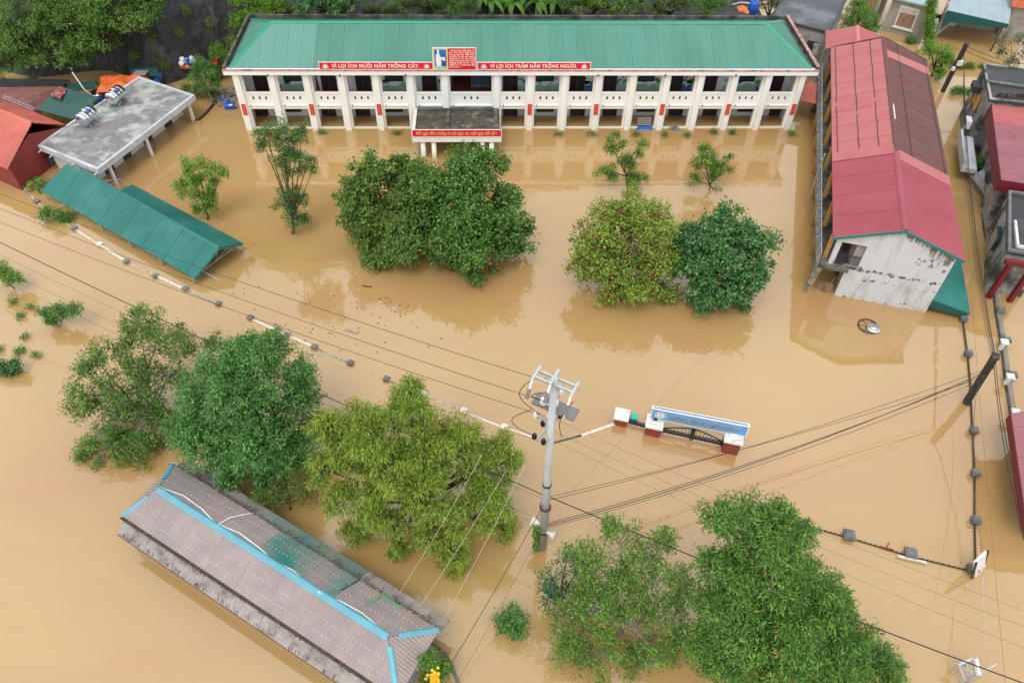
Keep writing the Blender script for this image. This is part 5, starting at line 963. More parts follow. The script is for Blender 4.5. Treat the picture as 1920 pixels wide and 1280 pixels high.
e_ = unit(q2-q1); a, b = q1+e_*.34, q2-e_*.42; lf = T.part('gate_leaf', rail_gate(a, b, 0), 'gate_black'); T.part('picket_points', points(a, b), 'gate_point', lf, kind='stuff')
p = G(1189, 783, .18); solo('teal_box', MB().box(p, .36, .40, .30, -.2), 'teal_plastic', 'small teal plastic box floating behind the side gate', 'box', tuple(p*V(1, 1, 0)))
s0, s1 = G(1218, 784, 1.08), G(1399, 819, 1.16); hs_ = .80; e_ = unit(s1-s0); up = unit(V(0, 0, 1)+V(-e_[1], e_[0], 0)*.10); nn = np.cross(e_, up); Wd_ = np.linalg.norm(s1-s0)
T = Thing('gate_sign', 'blue school name board with round emblem spanning the gate pillars', 'sign', tuple((s0+s1)/2))
T.part('board', MB().slab([s0, s1, s1+up*hs_, s0+up*hs_], .22), 'sign_white'); T.part('face', MB().slab([s0+e_*a+up*b+nn*.004 for a, b in ((.06, .05), (Wd_-.06, .05), (Wd_-.06, hs_-.06), (.06, hs_-.06))], .003), 'sign_skyblue')
bk = np.cross(e_, V(0, 0, 1)); T.part('slot', MB().bar(s0+up*(hs_+.01)-nn*.10+e_*.1, s1+up*(hs_+.01)-nn*.10-e_*.1, .07, .03), 'mural_blue')
for p in (q2, q3): T.part('bracket', MB().box(p+V(0, .05, .95), .22, .22, .50, -.28), 'steel_dark')
c = s0+e_*.52+up*.40+nn*.008; ell = lambda r1, r2, k: MB().add([c+nn*k+e_*r1*math.cos(t)+up*r2*math.sin(t) for t in np.linspace(0, 2*math.pi, 25)[:-1]], [tuple(range(24))])
em = T.part('emblem', ell(.30, .25, 0), 'sign_white'); T.part('emblem_ring', ell(.26, .21, .003), 'sign_skyblue', em); T.part('emblem_centre', ell(.20, .17, .006), 'sign_white', em); T.part('emblem_mark', MB().add([c+nn*.01+e_*x+up*y for x, y in ((-.02, -.12), (.02, -.12), (.02, .12), (-.02, .12))], [(0, 1, 2, 3)]), 'mural_blue', em)
T.part('lettering', text_mesh('TRƯỜNG TIỂU HỌC ĐỨC XUÂN II', 'letter_bronze', .34, s0+e_*1.0+up*.22+nn*.006, e_, up, Wd_-1.45, .012, depth=.02), 'letter_bronze')
# ================================================================== poles
pb = G(1017, 1027); YP_ = pb[1]; pt = onY(1040, 706, YP_); ht = pt[2]
T = Thing('concrete_power_pole', 'tall pale concrete power pole with crossarms and fuses rising from the flood', 'power pole', tuple(pb))
ax = pt-pb; at_z = lambda z: pb+ax*z/ht
T.part('shaft', MB().tube([pb-V(0, 0, .5), at_z(ht*.5), pt], [.22, .175, .125], 16), 'pole_concrete', smooth=True)
for z, r in ((ht*.30, .215), (ht*.445, .19), (ht*.13, .215)): T.part('band', MB().lathe(at_z(z), [(r+.02, -.06), (r+.02, .06)], 14), 'steel_dark')
T.part('collar', MB().lathe(at_z(ht*.30), [(.20, -.08), (.27, -.06), (.27, .03), (.20, .06)], 16), 'maroon')
zt = ht-.25; h = lambda px, py, z: G(px, py, z)
A0, A1 = h(1008, 697, zt), h(1080, 727, zt)
eA = unit(A1-A0); sA = V(-eA[1], eA[0], 0)
pcx = at_z(zt); off = (pcx-A0)@sA
A0 = pcx-eA*((pcx-A0)@eA)*1.0; A1 = pcx+eA*((A1-pcx)@eA)
for s_ in (-.16, .16): T.part('crossarm', MB().bar(A0+sA*s_, A1+sA*s_, .09, .09), 'galvanised')
for q, p in enumerate((A0, pcx+V(0, 0, .2), A1)):
    br = T.part('fuse_bracket', MB().bar(p+sA*.35+V(0, 0, .08), p-sA*.35+V(0, 0, .02), .10, .05), 'galvanised')
    tip = p-sA*.35; low_ = tip-sA*.45+V(0, 0, -.75); T.part('fuse_link', MB().tube([tip, tip+(low_-tip)*.4], .045, 6), 'porcelain', br); T.part('fuse_tube', MB().tube([tip+(low_-tip)*.42, tip+(low_-tip)*.85], .075, 8), 'polymer_grey', br); T.part('fuse_clamp', MB().tube([tip+(low_-tip)*.85, low_], .04, 6), 'galvanised', br)
for k in (-.5, .5):
    p = pcx+eA*k*.8; T.part('brace', MB().bar(p, at_z(zt-.7), .06), 'galvanised')
ctray = at_z(zt-2.0); T.part('tray', MB().bar(ctray-eA*.95+sA*.40, ctray+eA*.85+sA*.40, .6, .08), 'polymer_grey')
def cyl_ins(p, m, s=1.):
    return MB().lathe(p, [(.03*s, -.22*s), (.09*s, -.20*s), (.06*s, -.14*s), (.12*s, -.10*s), (.07*s, -.04*s), (.13*s, 0), (.08*s, .06*s), (.11*s, .10*s), (.05*s, .20*s)], 12)
for pts, z in ((((1017, 757), (1042, 761)), zt-1.9), (((1004, 782), (1030, 785)), zt-2.7)):
    a, b = G(*pts[0], z), G(*pts[1], z); T.part('crossarm', MB().bar(a, b, .07), 'galvanised'); T.part('arm', MB().bar((a+b)/2, at_z(z-.3), .06), 'galvanised')
    for p in (a, b): T.part('insulator', cyl_ins(p+V(0, 0, .2), 'porcelain', .95), 'porcelain', smooth=True)
p = G(1052, 735, zt-1.0); T.part('insulator', cyl_ins(p, 'porcelain', .9), 'porcelain', smooth=True); T.part('arm', MB().bar(at_z(zt-1.2), p-V(0, 0, .2), .06), 'galvanised')
zq = zt-3.5
for pa, pb_ in (((1052, 776), (1004, 826)), ((1040, 797), (1020, 834))):
    T.part('crossarm', MB().bar(G(*pa, zq), G(*pb_, zq), .08), 'galvanised')
for pa, pb_ in (((1004, 822), (1021, 831)), ((1018, 798), (1040, 806)), ((1048, 782), (1036, 776))): T.part('arm', MB().bar(G(*pa, zq-.02), G(*pb_, zq-.02), .06), 'galvanised')
for px, py in ((1050, 778), (1018, 793), (1034, 803), (1002, 817), (1019, 827)): T.part('pin_insulator', cyl_ins(G(px, py, zq+.18), 'brown_insulator', .85), 'brown_insulator', smooth=True)
jm = MB()
for a, b, sg in ((A0+V(0, 0, -.2), at_z(zt-2.3)-eA*.5, .8), (A1+V(0, 0, -.7), at_z(zt-3.2)+eA*.5, .3), (pcx-sA*.6, at_z(zt-1.4)-eA*.5, .5), (at_z(zt-2.3)-eA*.9, at_z(zt-3.9)-eA*.8, .9)):
    jm.tube([a+(b-a)*t-eA*sg*math.sin(math.pi*t)-V(0, 0, sg*.5*math.sin(math.pi*t)) for t in np.linspace(0, 1, 9)], .016, 5)
T.part('jumper_lead', jm, 'wire_black')
for px, py, dx in ((1007, 968, (-.75, .35, .1)), (1034, 980, (.8, -.5, .05))):
    c = at_z(2.15 if px < 1020 else 1.75); d = unit(np.array(dx)); T2 = Thing('loudspeaker_horn', 'white loudspeaker horn on the concrete pole facing the '+('bamboo tree' if px < 1020 else 'open water'), 'loudspeaker', tuple(c)); T2.part('horn', MB().lathe(c+d*.22, [(.05, 0), (.09, .12), (.16, .26), (.27, .38), (.29, .40), (.25, .38)], 18, d), 'horn_white', smooth=True); T2.part('driver', MB().lathe(c+d*.16, [(.08, -.04), (.10, .08)], 12, d), 'horn_white')
# leaning dark poles at the right
def dark_pole(base, top, lab, r=.16):
    T = Thing('leaning_utility_pole', lab, 'utility pole', tuple(base)); T.part('shaft', MB().bar(base-V(0, 0, .4)-unit(top-base)*.2, top, r*2.0, r*1.5), 'pole_dark')
    b = MB()
    for k in range(6): p = base+(top-base)*(.45+.09*k); b.box(p+V(*RNG.normal(0, .06, 2), .02), .22, .18, .12, RNG.uniform(0, 3))
    T.part('fittings', b, 'steel_dark'); T.part('cap', MB().bar(top, top+unit(top-base)*.08, r*2.3, r*1.9), 'pole_dark'); return T
b1 = G(1812, 755); t1 = onY(1866, 668, b1[1]+.1); T1 = dark_pole(b1, t1, 'blackened square utility pole between the two spiked fences', .2)
b2 = G(1767, 172); t2 = onY(1812, 84, b2[1]+.1); T2 = dark_pole(b2, t2, 'blackened utility pole with a white meter box beside the black-roofed house', .16)
p = b2+(t2-b2)*.62; T2.part('meter_box', MB().box(p+V(.15, -.2, .1), .45, .25, .4, .3), 'tank_white'); p = b2+(t2-b2)*.5; T2.part('meter_box', MB().box(p+V(-.2, -.2, .1), .25, .2, .3, .3), 'tank_white')
# ================================================================== wires
def wire(a, b, r, m, lab, grp, sag=.35, n=14, name='overhead_wire'):
    r *= .68
    P = [np.array(a)+(np.array(b)-np.array(a))*t-V(0, 0, sag*4*t*(1-t)) for t in np.linspace(0, 1, n)]
    return solo(name, MB().tube(P, r, 5), m, lab, 'wire', tuple(P[n//2]), grp)
W1 = ('thin bare wire from the concrete pole head over the green canopy', 'bare wires over the green canopy')
for pz, (ex, ey), zz in ((zt-.2, (0, 358), 9.), (zt-1.4, (0, 386), 8.5), (zt-2.3, (0, 412), 8.)):
    q = G(ex, ey, zz); a = at_z(pz)-eA*.3; wire(a, a+(q-a)*1.15, .018, 'wire_black', *W1, sag=.5)
a = at_z(4.8); q = G(0, 452, 6.0); wire(a, a+(q-a)*1.15, .035, 'wire_black', 'thick black cable from the concrete pole through the foreground tree tops', None, .3); d_ = a
q = G(1920, 1278, 5.2); wire(a+V(.2, 0, -.1), a+(q-a)*1.1, .038, 'wire_black', 'thick black cable from the concrete pole over the big leafy tree', None, .3)
W2 = ('thin wire from the middle of the concrete pole over the dense tree', 'thin wires over the foreground trees')
for z, e in ((4.5, (0, 476)), (2.6, (0, 500)), (2.0, (0, 520))): q = G(*e, 5.5); a = at_z(z); wire(a, a+(q-a)*1.1, .014, 'wire_grey', *W2, sag=.4)
W3 = ('wire from the concrete pole past the gate to the leaning dark pole', 'wires from the concrete pole to the leaning pole')
for z, f, r, sg in ((4.7, .55, .018, .55), (4.4, .75, .018, .7), (2.3, .62, .024, .9), (2.1, .68, .03, 1.1), (1.9, .5, .018, 1.0)):
    wire(at_z(z), b1+(t1-b1)*f, r, 'wire_black', *W3, sag=sg)
p = at_z(2.1)*.55+(b1+(t1-b1)*.68)*.45
wa, wb_ = at_z(2.1), b1+(t1-b1)*.68; pr_ = wa+(wb_-wa)*.27-V(0, 0, 1.1*4*.27*.73); solo('red_cable_tag', MB().bar(pr_, pr_+unit(wb_-wa)*.24, .07), 'red_tag', 'small red tag clipped on the cable in front of the gate', 'tag', tuple(pr_))
W4 = ('faint wire from the concrete pole head crossing behind the billboard frame', 'faint wires to the lower right')
for z, e in ((zt-2.2, (1920, 1140)), (zt-3.0, (1920, 1170)), (zt-3.6, (1920, 1210))): q = G(*e, 7.); a = at_z(z); wire(a, a+(q-a)*1.1, .010, 'wire_grey', *W4, sag=.4)
W5 = ('pale wire rising from the tin roof eave through the bamboo tree', 'pale wires from the tin roof')
for e0, e1 in (((748, 1112), (905, 850)), ((788, 1135), (950, 880)), ((830, 1165), (985, 870))): wire(G(*e0, 2.0), G(*e1, 7.5), .014, 'wire_pale', *W5, sag=.2)
a = at_z(4.4); wire(a, G(845, 1245, 1.6), .022, 'wire_black', 'dark cable dropping from the concrete pole to the tin roofed house', None, .2)
wire(at_z(2.1), G(850, 1290, 1.5), .013, 'wire_grey', 'thin drop wire from the concrete pole loudspeaker toward the flower bed', None, .2)
wire(at_z(3.0), G(1345, 640, 4.), .008, 'wire_grey', 'very faint wire rising from the concrete pole toward the dark green tree', None, .2)
W6 = ('dark cable in the bundle along the lane from the leaning pole past the pink roofs', 'cables along the right lane')
for k, (m1, r) in enumerate((((1803, 330), .04), ((1806, 330), .03), ((1808, 330), .02), ((1801, 330), .016))):
    q = t2+V(.04*k, 0, -.5-.06*k); wire(q, t1+V(-.03*k, 0, -.08*k), r, 'wire_black', *W6, sag=.9+.12*k)
W7 = ('dark cable from the blackened pole down the lane past the pink corner roof', 'cables down the right lane')
for k, e in enumerate(((1920, 960), (1922, 1010))): wire(t1+V(0, 0, -.2*k), G(*e, 3.0), .03, 'wire_black', *W7, sag=.4)
W8 = ('thin cable from the far leaning pole over the sparse tree', 'cables over the sparse tree')
for k in (0, 1): wire(t2+V(0, 0, -.1-.35*k), G(1940, 122+10*k, 3.6), .035, 'wire_black', *W8, sag=.3)
W9 = ('thin service wire dropping from the leaning pole head to the billboard', 'service wires to the billboard')
for e in ((1842, 1038), (1845, 1036)): wire(b1+(t1-b1)*.4, G(*e, 2.6), .012, 'wire_grey', *W9, sag=.8)
wire(G(1806, 330, 3.), G(1885, 1280, 2.2), .011, 'wire_grey', 'long thin wire running down the lane past the billboard', None, .2)
wire(G(1843, 1080, 1.5), G(1858, 1255, 2.4), .03, 'wire_pale', 'twisted pale wires between the billboard and the metal frame', None, .2)
# ================================================================== billboard and frame lower right
c0 = G(1838, 1080); T = Thing('leaning_billboard', 'small white poster board on a frame at the fence corner', 'billboard', tuple(c0)); a, b, c, d = onY(1829, 1082, c0[1]-.1), onY(1848, 1063, c0[1]+.5), onY(1851, 1034, c0[1]+.5), onY(1829, 1056, c0[1]-.1)
T.part('board', MB().slab([a, b, c, d], .12), 'cap_white'); nn = unit(np.cross(b-a, d-a)); k_ = lambda s_, t_: a+(b-a)*s_+(d-a)*t_+nn*.006; T.part('poster', MB().slab([k_(.12, .08), k_(.88, .08), k_(.88, .92), k_(.12, .92)], .004), 'poster_pale')
T.part('post', MB().tube([b*V(1, 1, 0)-V(0, 0, .4), c+V(0, 0, .1)], .05, 6), 'steel_dark'); T.part('post', MB().tube([a*V(1, 1, 0)-V(0, 0, .4), d+V(0, 0, .1)], .05, 6), 'steel_dark'); T.part('red_mark', MB().slab([k_(.2, .15)+nn*.004, k_(.45, .15)+nn*.004, k_(.45, .3)+nn*.004, k_(.2, .3)+nn*.004], .003), 'sign_red'); T.part('pier', MB().box((c0[0]-.35, c0[1]+.3, .1), .4, .4, .5, -.2), 'concrete_dark')
p = [G(*e, z) for e, z in (((1797, 1246), .9), ((1825, 1234), 1.3), ((1831, 1265), 1.0), ((1808, 1273), .5))]; T = Thing('metal_frame_sign', 'empty grey metal sign frame tilted in open water under the twisted wires', 'frame', tuple(sum(p)/4*V(1, 1, 0)))
fb = MB()
for i in range(4): fb.bar(p[i], p[(i+1) % 4], .10)
T.part('frame', fb, 'galvanised'); T.part('panel', MB().slab([p[1]+V(.02, 0, .05), p[1]+V(.15, 0, .05), p[2]+V(.15, 0, .05), p[2]+V(.02, 0, .05)], .05), 'cap_white'); T.part('brace', MB().bar((p[0]+p[1])/2, (p[2]+p[3])/2, .04).bar(p[2], p[2]+V(1.2, .5, -.2), .06).bar(p[0], p[2], .035), 'galvanised')
for q_ in p: T.part('leg', MB().tube([q_*V(1, 1, 0)-V(0, 0, .4), q_], .04, 6), 'galvanised')
# ================================================================== trees
def ctr(px, py, z): g = G(px, py, z); return V(g[0], g[1], 0)
BANG = [((.050, .120, .016), 5), ((.075, .165, .022), 4), ((.125, .235, .032), 2), ((.085, .105, .032), 1.2), ((.20, .09, .04), .12)]
BANG2 = [((.038, .110, .016), 5), ((.060, .155, .022), 4), ((.105, .220, .032), 2), ((.22, .08, .035), .10)]
LIME = [((.125, .230, .022), 5), ((.190, .310, .030), 4), ((.075, .115, .020), 2), ((.12, .085, .03), 1.6), ((.26, .065, .04), .5)]
DARK = [((.026, .098, .024), 5), ((.044, .145, .032), 4), ((.080, .205, .048), 2), ((.24, .085, .035), .10)]
FEATH = [((.026, .090, .018), 4), ((.045, .140, .018), 3), ((.22, .36, .02), 2)]
BRIGHT = [((.075, .195, .018), 5), ((.115, .260, .024), 4), ((.035, .100, .014), 2)]
MANGO = [((.038, .125, .024), 5), ((.060, .180, .034), 4), ((.105, .250, .050), 2.4)]
MANGO2 = [((.042, .122, .016), 5), ((.068, .178, .022), 4), ((.118, .245, .030), 2.4), ((.30, .20, .03), .08)]
SPARSE = [((.070, .175, .018), 4), ((.110, .240, .022), 4), ((.038, .098, .020), 2.5), ((.12, .10, .04), .8)]
SPARSE2 = [((.062, .150, .020), 4), ((.100, .215, .022), 4), ((.030, .080, .018), 2), ((.10, .09, .04), 1)]
BAMB = [((.150, .250, .028), 5), ((.215, .325, .038), 4), ((.065, .125, .018), 3), ((.25, .23, .05), .8)]
YB = [((.095, .150, .018), 4), ((.060, .105, .014), 4)]
def T_(name, lab, base, blobs, pal, **k): return tree(name, lab, 'tree', tuple(base), px_blobs(blobs, base[1]), pal, **k)
b = ctr(735, 395, 2.6); T_('almond_tree', 'broad round-leaved tree in the yard under the porch columns', b, [(738, 378, 96), (682, 392, 58, -.3), (786, 365, 62, .6), (716, 437, 72, -1.2), (700, 325, 44, .8), (770, 435, 72, -1.5), (668, 362, 40), (745, 320, 40, .8)], BANG, L=.30, Wd=.17, n=7, subs=24, cl=.95, trunk_r=.2, low=-.95)
b = ctr(880, 415, 2.7); T_('almond_tree', 'larger round-leaved tree touching its neighbour in front of the porch', b, [(880, 385, 106), (950, 402, 60, .2), (858, 452, 84, -1.6), (908, 322, 46, 1.2), (898, 480, 56, -2.0), (965, 440, 44, -.8), (820, 350, 46, .6), (868, 312, 36, 1.2)], BANG2, L=.30, Wd=.17, n=7, subs=25, cl=.95, trunk_r=.2, low=-.95)
b = ctr(1175, 475, 2.5); T_('lime_leaved_tree', 'yellow-green tree flecked with red leaves in the school yard', b, [(1175, 452, 96), (1126, 452, 56, -.2), (1232, 438, 52, .3), (1180, 515, 56, -1.6), (1202, 396, 46, 1.2), (1140, 398, 40, 1.), (1225, 500, 52, -1.0), (1262, 470, 40, .2), (1105, 490, 46, -.4), (1120, 500, 46, -.8), (1150, 540, 40, -1.6), (1240, 535, 40, -1.4)], LIME, L=.24, Wd=.13, n=6, subs=24, cl=.95, trunk_r=.18, low=-.95)
b = ctr(1355, 488, 2.5); T_('dark_leaved_tree', 'deep green glossy tree touching the yellow-green one in the yard', b, [(1355, 474, 86), (1402, 458, 50, .3), (1310, 446, 46, .6), (1345, 528, 46, -1.5), (1410, 510, 36, -1.0), (1360, 415, 36, 1.2), (1300, 500, 46, -.6), (1325, 550, 42, -1.6), (1390, 550, 36, -1.4)], DARK, L=.30, Wd=.17, n=7, subs=22, cl=1., trunk_r=.17, matname='leaf_glossy', low=-.95)
g = G(1180, 356); T_('feathery_sapling', 'young feathery tree with lime tips behind the yellow-green tree', g, [(1152, 282, 17), (1148, 266, 11), (1164, 306, 20), (1203, 274, 11), (1197, 290, 12), (1128, 322, 14), (1190, 338, 18), (1205, 336, 13), (1145, 330, 12), (1183, 312, 11), (1166, 272, 9)], FEATH, L=.17, Wd=.075, n=9, subs=7, cl=2.8, trunk_r=.06, sub_r=(.35, .6), fork=.55)
g = G(1330, 356); T_('feathery_sapling', 'young feathery tree by the reflection edge near the deep green tree', g, [(1322, 300, 24), (1345, 312, 18), (1302, 338, 13), (1365, 296, 8), (1318, 282, 11), (1304, 308, 12), (1338, 334, 13), (1343, 360, 11), (1346, 376, 8), (1365, 318, 8)], FEATH, L=.17, Wd=.075, n=9, subs=7, cl=2.8, trunk_r=.06, sub_r=(.35, .6), fork=.4)
g = G(548, 437); T_('slender_tree', 'tall slender feathery tree in a red pot near the school', g, [(500, 252, 22), (496, 275, 20), (533, 240, 20), (530, 262, 24), (566, 240, 17), (560, 262, 20), (545, 296, 30), (578, 302, 20), (586, 318, 13), (522, 296, 24), (548, 322, 22), (546, 360, 26), (530, 382, 20), (560, 385, 24), (550, 410, 22), (570, 415, 14)], [((.026, .085, .020), 5), ((.045, .125, .024), 4), ((.10, .24, .03), 1.6)], L=.18, Wd=.075, n=8, subs=8, cl=2.0, trunk_r=.09, sub_r=(.3, .55), fork=.3, extra=lambda th, p: th.part('pot', MB().lathe(g+V(0, 0, -.1), [(.12, 0), (.16, .22), (.14, .24)], 12), 'pot_red'))
g = G(387, 412); T_('bright_tree', 'bright green young tree rising behind the green canopy', g, [(350, 318, 18), (372, 312, 18), (398, 320, 18), (415, 326, 11), (378, 340, 24), (402, 345, 16), (340, 352, 17), (356, 366, 16), (385, 372, 22), (395, 388, 15), (372, 392, 11)], BRIGHT, L=.24, Wd=.08, n=9, subs=8, cl=1.6, trunk_r=.09, sub_r=(.3, .55), fork=.35)
b = ctr(270, 740, 2.2); T_('sparse_tree', 'loose open-crowned tree with pale branches touching the dense tree', b, [(262, 606, 42, 2.5), (300, 622, 46, 2.2), (230, 640, 34, 2.), (340, 640, 46, 1.6), (178, 672, 34, .8), (165, 690, 22, .2), (240, 690, 50, .6), (310, 700, 55, 1.0), (180, 745, 52, -.6), (250, 770, 70, -.4), (180, 810, 50, -1.8), (240, 840, 60, -2.2), (310, 800, 60, -.8), (200, 868, 34, -2.8), (255, 895, 30, -3.2), (150, 760, 30, -1), (400, 645, 24, 1.5), (235, 890, 44, -2.6), (295, 875, 50, -2.0), (335, 850, 44, -1.4), (160, 850, 30, -2.2)], SPARSE2, L=.23, Wd=.085, n=8, subs=16, cl=1.0, trunk_r=.10, bark='bark_pale', stems=3, low=-.8)
b = ctr(470, 770, 3.6); T_('dense_tree', 'big dense green tree overhanging the tin roof corner', b, [(480, 690, 84, .8), (420, 735, 84), (545, 745, 58, .6), (470, 815, 88, -1.2), (500, 650, 40, 1.6), (565, 705, 40, 1.), (395, 830, 62, -1.4), (520, 850, 62, -1.6), (590, 800, 26, .2), (370, 750, 40, .3), (430, 880, 44, -2.4), (455, 660, 40, 1.4), (505, 905, 44, -2.6), (355, 800, 46, -.6), (560, 850, 40, -1.2)], MANGO, L=.26, Wd=.09, n=8, subs=28, cl=1.05, trunk_r=.22, low=-.6)
b = ctr(530, 925, 1.4); tree('yellowish_bush', 'yellow-green bush tucked under the dense tree beside the tin roof', 'bush', tuple(b), px_blobs([(520, 915, 36), (555, 905, 30), (500, 945, 26, -.5), (570, 930, 22)], b[1]), YB, L=.16, Wd=.05, n=8, subs=16, cl=1.6, trunk_r=.06)
b = ctr(780, 890, 3.4); T_('bamboo_tree', 'drooping yellow-green bamboo-like tree between the dense tree and pole', b, [(690, 805, 66, .6), (768, 770, 58, 1.6), (765, 730, 30, 2.2), (842, 835, 70, .8), (785, 850, 70, .4), (905, 880, 56, .4), (720, 870, 76, -.6), (800, 930, 66, -1.4), (640, 845, 50, .2), (640, 930, 40, -1.0), (935, 835, 34, 1.2), (870, 960, 58, -2.0), (925, 940, 42, -1.6), (665, 995, 28, -1.8), (740, 985, 38, -2.2), (845, 1040, 34, -3.0), (805, 1010, 32, -2.8), (850, 1080, 14, -3.4), (745, 1030, 14, -2.6), (612, 880, 40, -.4), (610, 800, 36, .8), (690, 940, 52, -1.4), (940, 985, 30, -1.6), (960, 860, 24, .8)], BAMB, L=.34, Wd=.055, n=12, subs=24, cl=1.35, droop=.9, spread=.9, lift=.2, trunk_r=.18, bark='bark_dark', matname='leaf_soft', low=-.8)
b = ctr(1165, 1130, 2.4); T_('sparse_tree', 'thin-leaved tree with grey twigs beside the largest leafy tree', b, [(1165, 1030, 56, 1.6), (1215, 1040, 46, 1.4), (1120, 1080, 62, .6), (1200, 1110, 80, .4), (1265, 1080, 44, .6), (1110, 1150, 66, -.6), (1190, 1180, 84, -1.0), (1260, 1160, 50, -.4), (1130, 1230, 64, -1.8), (1220, 1245, 70, -1.8), (1145, 985, 22, 2.2), (1250, 1010, 24, 2), (1065, 1150, 46, -.4), (1080, 1215, 54, -1.4), (1290, 1110, 40, .2), (1280, 1215, 46, -1.2), (1090, 1040, 36, 1.2)], SPARSE, L=.23, Wd=.075, n=7, subs=16, cl=.95, trunk_r=.10, bark='bark_pale', stems=3, low=-.85)
b = ctr(1050, 1110, 1.4); T_('dark_sparse_tree', 'small bluish green tree at the edge of the thin-leaved tree', b, [(1062, 1050, 26, .8), (1038, 1085, 28), (1060, 1110, 32), (1085, 1070, 28, .5), (1030, 1115, 20, -.2), (1050, 1160, 22, -.6), (1095, 1110, 26)], [((.026, .085, .034), 5), ((.045, .125, .050), 3), ((.10, .24, .03), 1)], L=.22, Wd=.08, n=6, subs=11, cl=.7, trunk_r=.08, bark='bark_dark', low=-.8)
b = ctr(1455, 1140, 4.2); T_('leafy_tree', 'largest leafy green tree with long leaf rosettes under the thick black cable', b, [(1405, 985, 58, 1.8), (1350, 970, 36, 2.0), (1470, 975, 44, 2.0), (1440, 1060, 92, .8), (1375, 1110, 62, .2), (1510, 1110, 72, .4), (1390, 1180, 76, -.8), (1480, 1180, 84, -.8), (1570, 1190, 74, -.4), (1620, 1235, 62, -1.0), (1440, 1250, 78, -2.0), (1540, 1260, 70, -2.0), (1350, 1230, 50, -1.6), (1660, 1260, 40, -1.4), (1500, 1000, 28, 1.8), (1345, 1060, 42, .8), (1335, 1140, 48, -.2), (1550, 1120, 40, .4), (1320, 1200, 40, -1.0)], MANGO2, L=.30, Wd=.075, n=9, subs=28, cl=1.05, trunk_r=.24, low=-.65)
def bush(lab, px, py, z, blobs, pal, name='bush', cat='bush', **k):
    b = ctr(px, py, z); return tree(name, lab, cat, tuple(b), px_blobs(blobs, b[1]), pal, **{**dict(L=.20, Wd=.08, n=8, subs=14, cl=1.4, trunk_r=.05, low=-.3), **k})
bush('round glossy bush standing alone in open water near the pole', 960, 1165, .7, [(958, 1155, 30), (965, 1180, 26, -.3), (945, 1170, 18)], MANGO, L=.26, Wd=.06)
bush('dense bright bush in open water away from the wall top below the canopy', 10, 525, .8, [(8, 520, 24), (-12, 510, 28), (30, 522, 14)], BRIGHT)
bush('low twisted shrub with bare stems in water near the loose open tree', 105, 595, .7, [(85, 588, 13), (108, 583, 15), (138, 580, 15), (98, 600, 10), (125, 590, 11)], MANGO, bark='bark_pale', low=-.2, trunk_r=.07, fork=.5)
bush('half drowned dark bush among the floating twig tips', 12, 690, .4, [(8, 690, 16), (25, 684, 11), (-8, 695, 16), (30, 697, 9)], DARK)
bush('leafy bush growing through the wall beside the green canopy', 105, 402, .5, [(100, 398, 18), (118, 405, 14), (85, 404, 12), (130, 412, 10)], MANGO2)
bush('small bush at the foot of the papaya-like tree', 380, 175, .4, [(370, 170, 16), (400, 178, 14), (352, 168, 10)], SPARSE2)
for px, py in ((600, 250), (742, 252), (1046, 253), (1108, 254), (1152, 255), (1192, 254), (1244, 254), (1336, 250), (1369, 250), (1480, 253), (1284, 254)):
    bush('tuft of grass just breaking the water along the school front', px, py, .06, [(px, py, 6), (px+5, py+1, 5)], DARK, name='grass_tuft', cat='grass tuft', group='grass tufts along the school front', L=.28, Wd=.03, n=9, subs=5, cl=5, twig=False, lift=.9)
for px, py in ((27, 567), (60, 577), (36, 595), (50, 632), (44, 655), (33, 662), (65, 668), (0, 655)): bush('small leafy twig tip poking out of the water around the drowned dark bush', px, py, .05, [(px, py, 6)], MANGO, name='drowned_twig', cat='twig', group='twig tips in the left water', subs=4, cl=4, twig=False)
# bananas
def banana(lab, base, h, nl, grp=None, s=1.):
    T = Thing('banana_plant', lab, 'banana plant', tuple(base), grp); base = np.array(base, float); top = base+V(0, 0, h)
    T.part('stem', MB().tube([base-V(0, 0, .3), top], [.13*s, .08*s], 8), 'mural_green', smooth=True)
    for k in range(nl):
        a = 2*math.pi*k/nl+RNG.uniform(-.3, .3); d = V(math.cos(a), math.sin(a), 0); sd = V(-d[1], d[0], 0); L = RNG.uniform(1.5, 2.1)*s; vs = []
        for i in range(9):
            t = i/8; c = top+d*L*t*(1-.15*t)+V(0, 0, L*(.75*t-1.15*t*t)); w = .28*s*math.sin(math.pi*min(1, .08+t*.92))**.7
            vs += [c+sd*w-V(0, 0, .12*w), c+V(0, 0, .03), c-sd*w-V(0, 0, .12*w)]
        me = MB().add(vs, [q for i in range(8) for q in ((3*i, 3*i+1, 3*i+4, 3*i+3), (3*i+1, 3*i+2, 3*i+5, 3*i+4))]).mesh('leaf_blade', 'leaf', T.L)
        col = np.array([(.075, .19, .025), (.11, .25, .03), (.05, .13, .02)][k % 3]); at = me.attributes.new('leaf_colour', 'FLOAT_COLOR', 'POINT'); at.data.foreach_set('color', np.tile(np.r_[col, 1.], len(me.vertices)))
        link('leaf_blade', me, T.o)
banana('small banana plant at the upper end of the green canopy', G(72, 352), .5, 6, s=.6)
# papaya-like tree by the school corner
g = G(395, 192); T_('papaya_tree', 'thin-trunked papaya-like tree between the flat roof and school', g, [(378, 130, 18), (365, 145, 17), (392, 140, 18), (382, 160, 20), (372, 118, 13), (400, 158, 13)], MANGO, L=.30, Wd=.08, n=9, subs=9, cl=1.4, trunk_r=.08, bark='bark_pale')
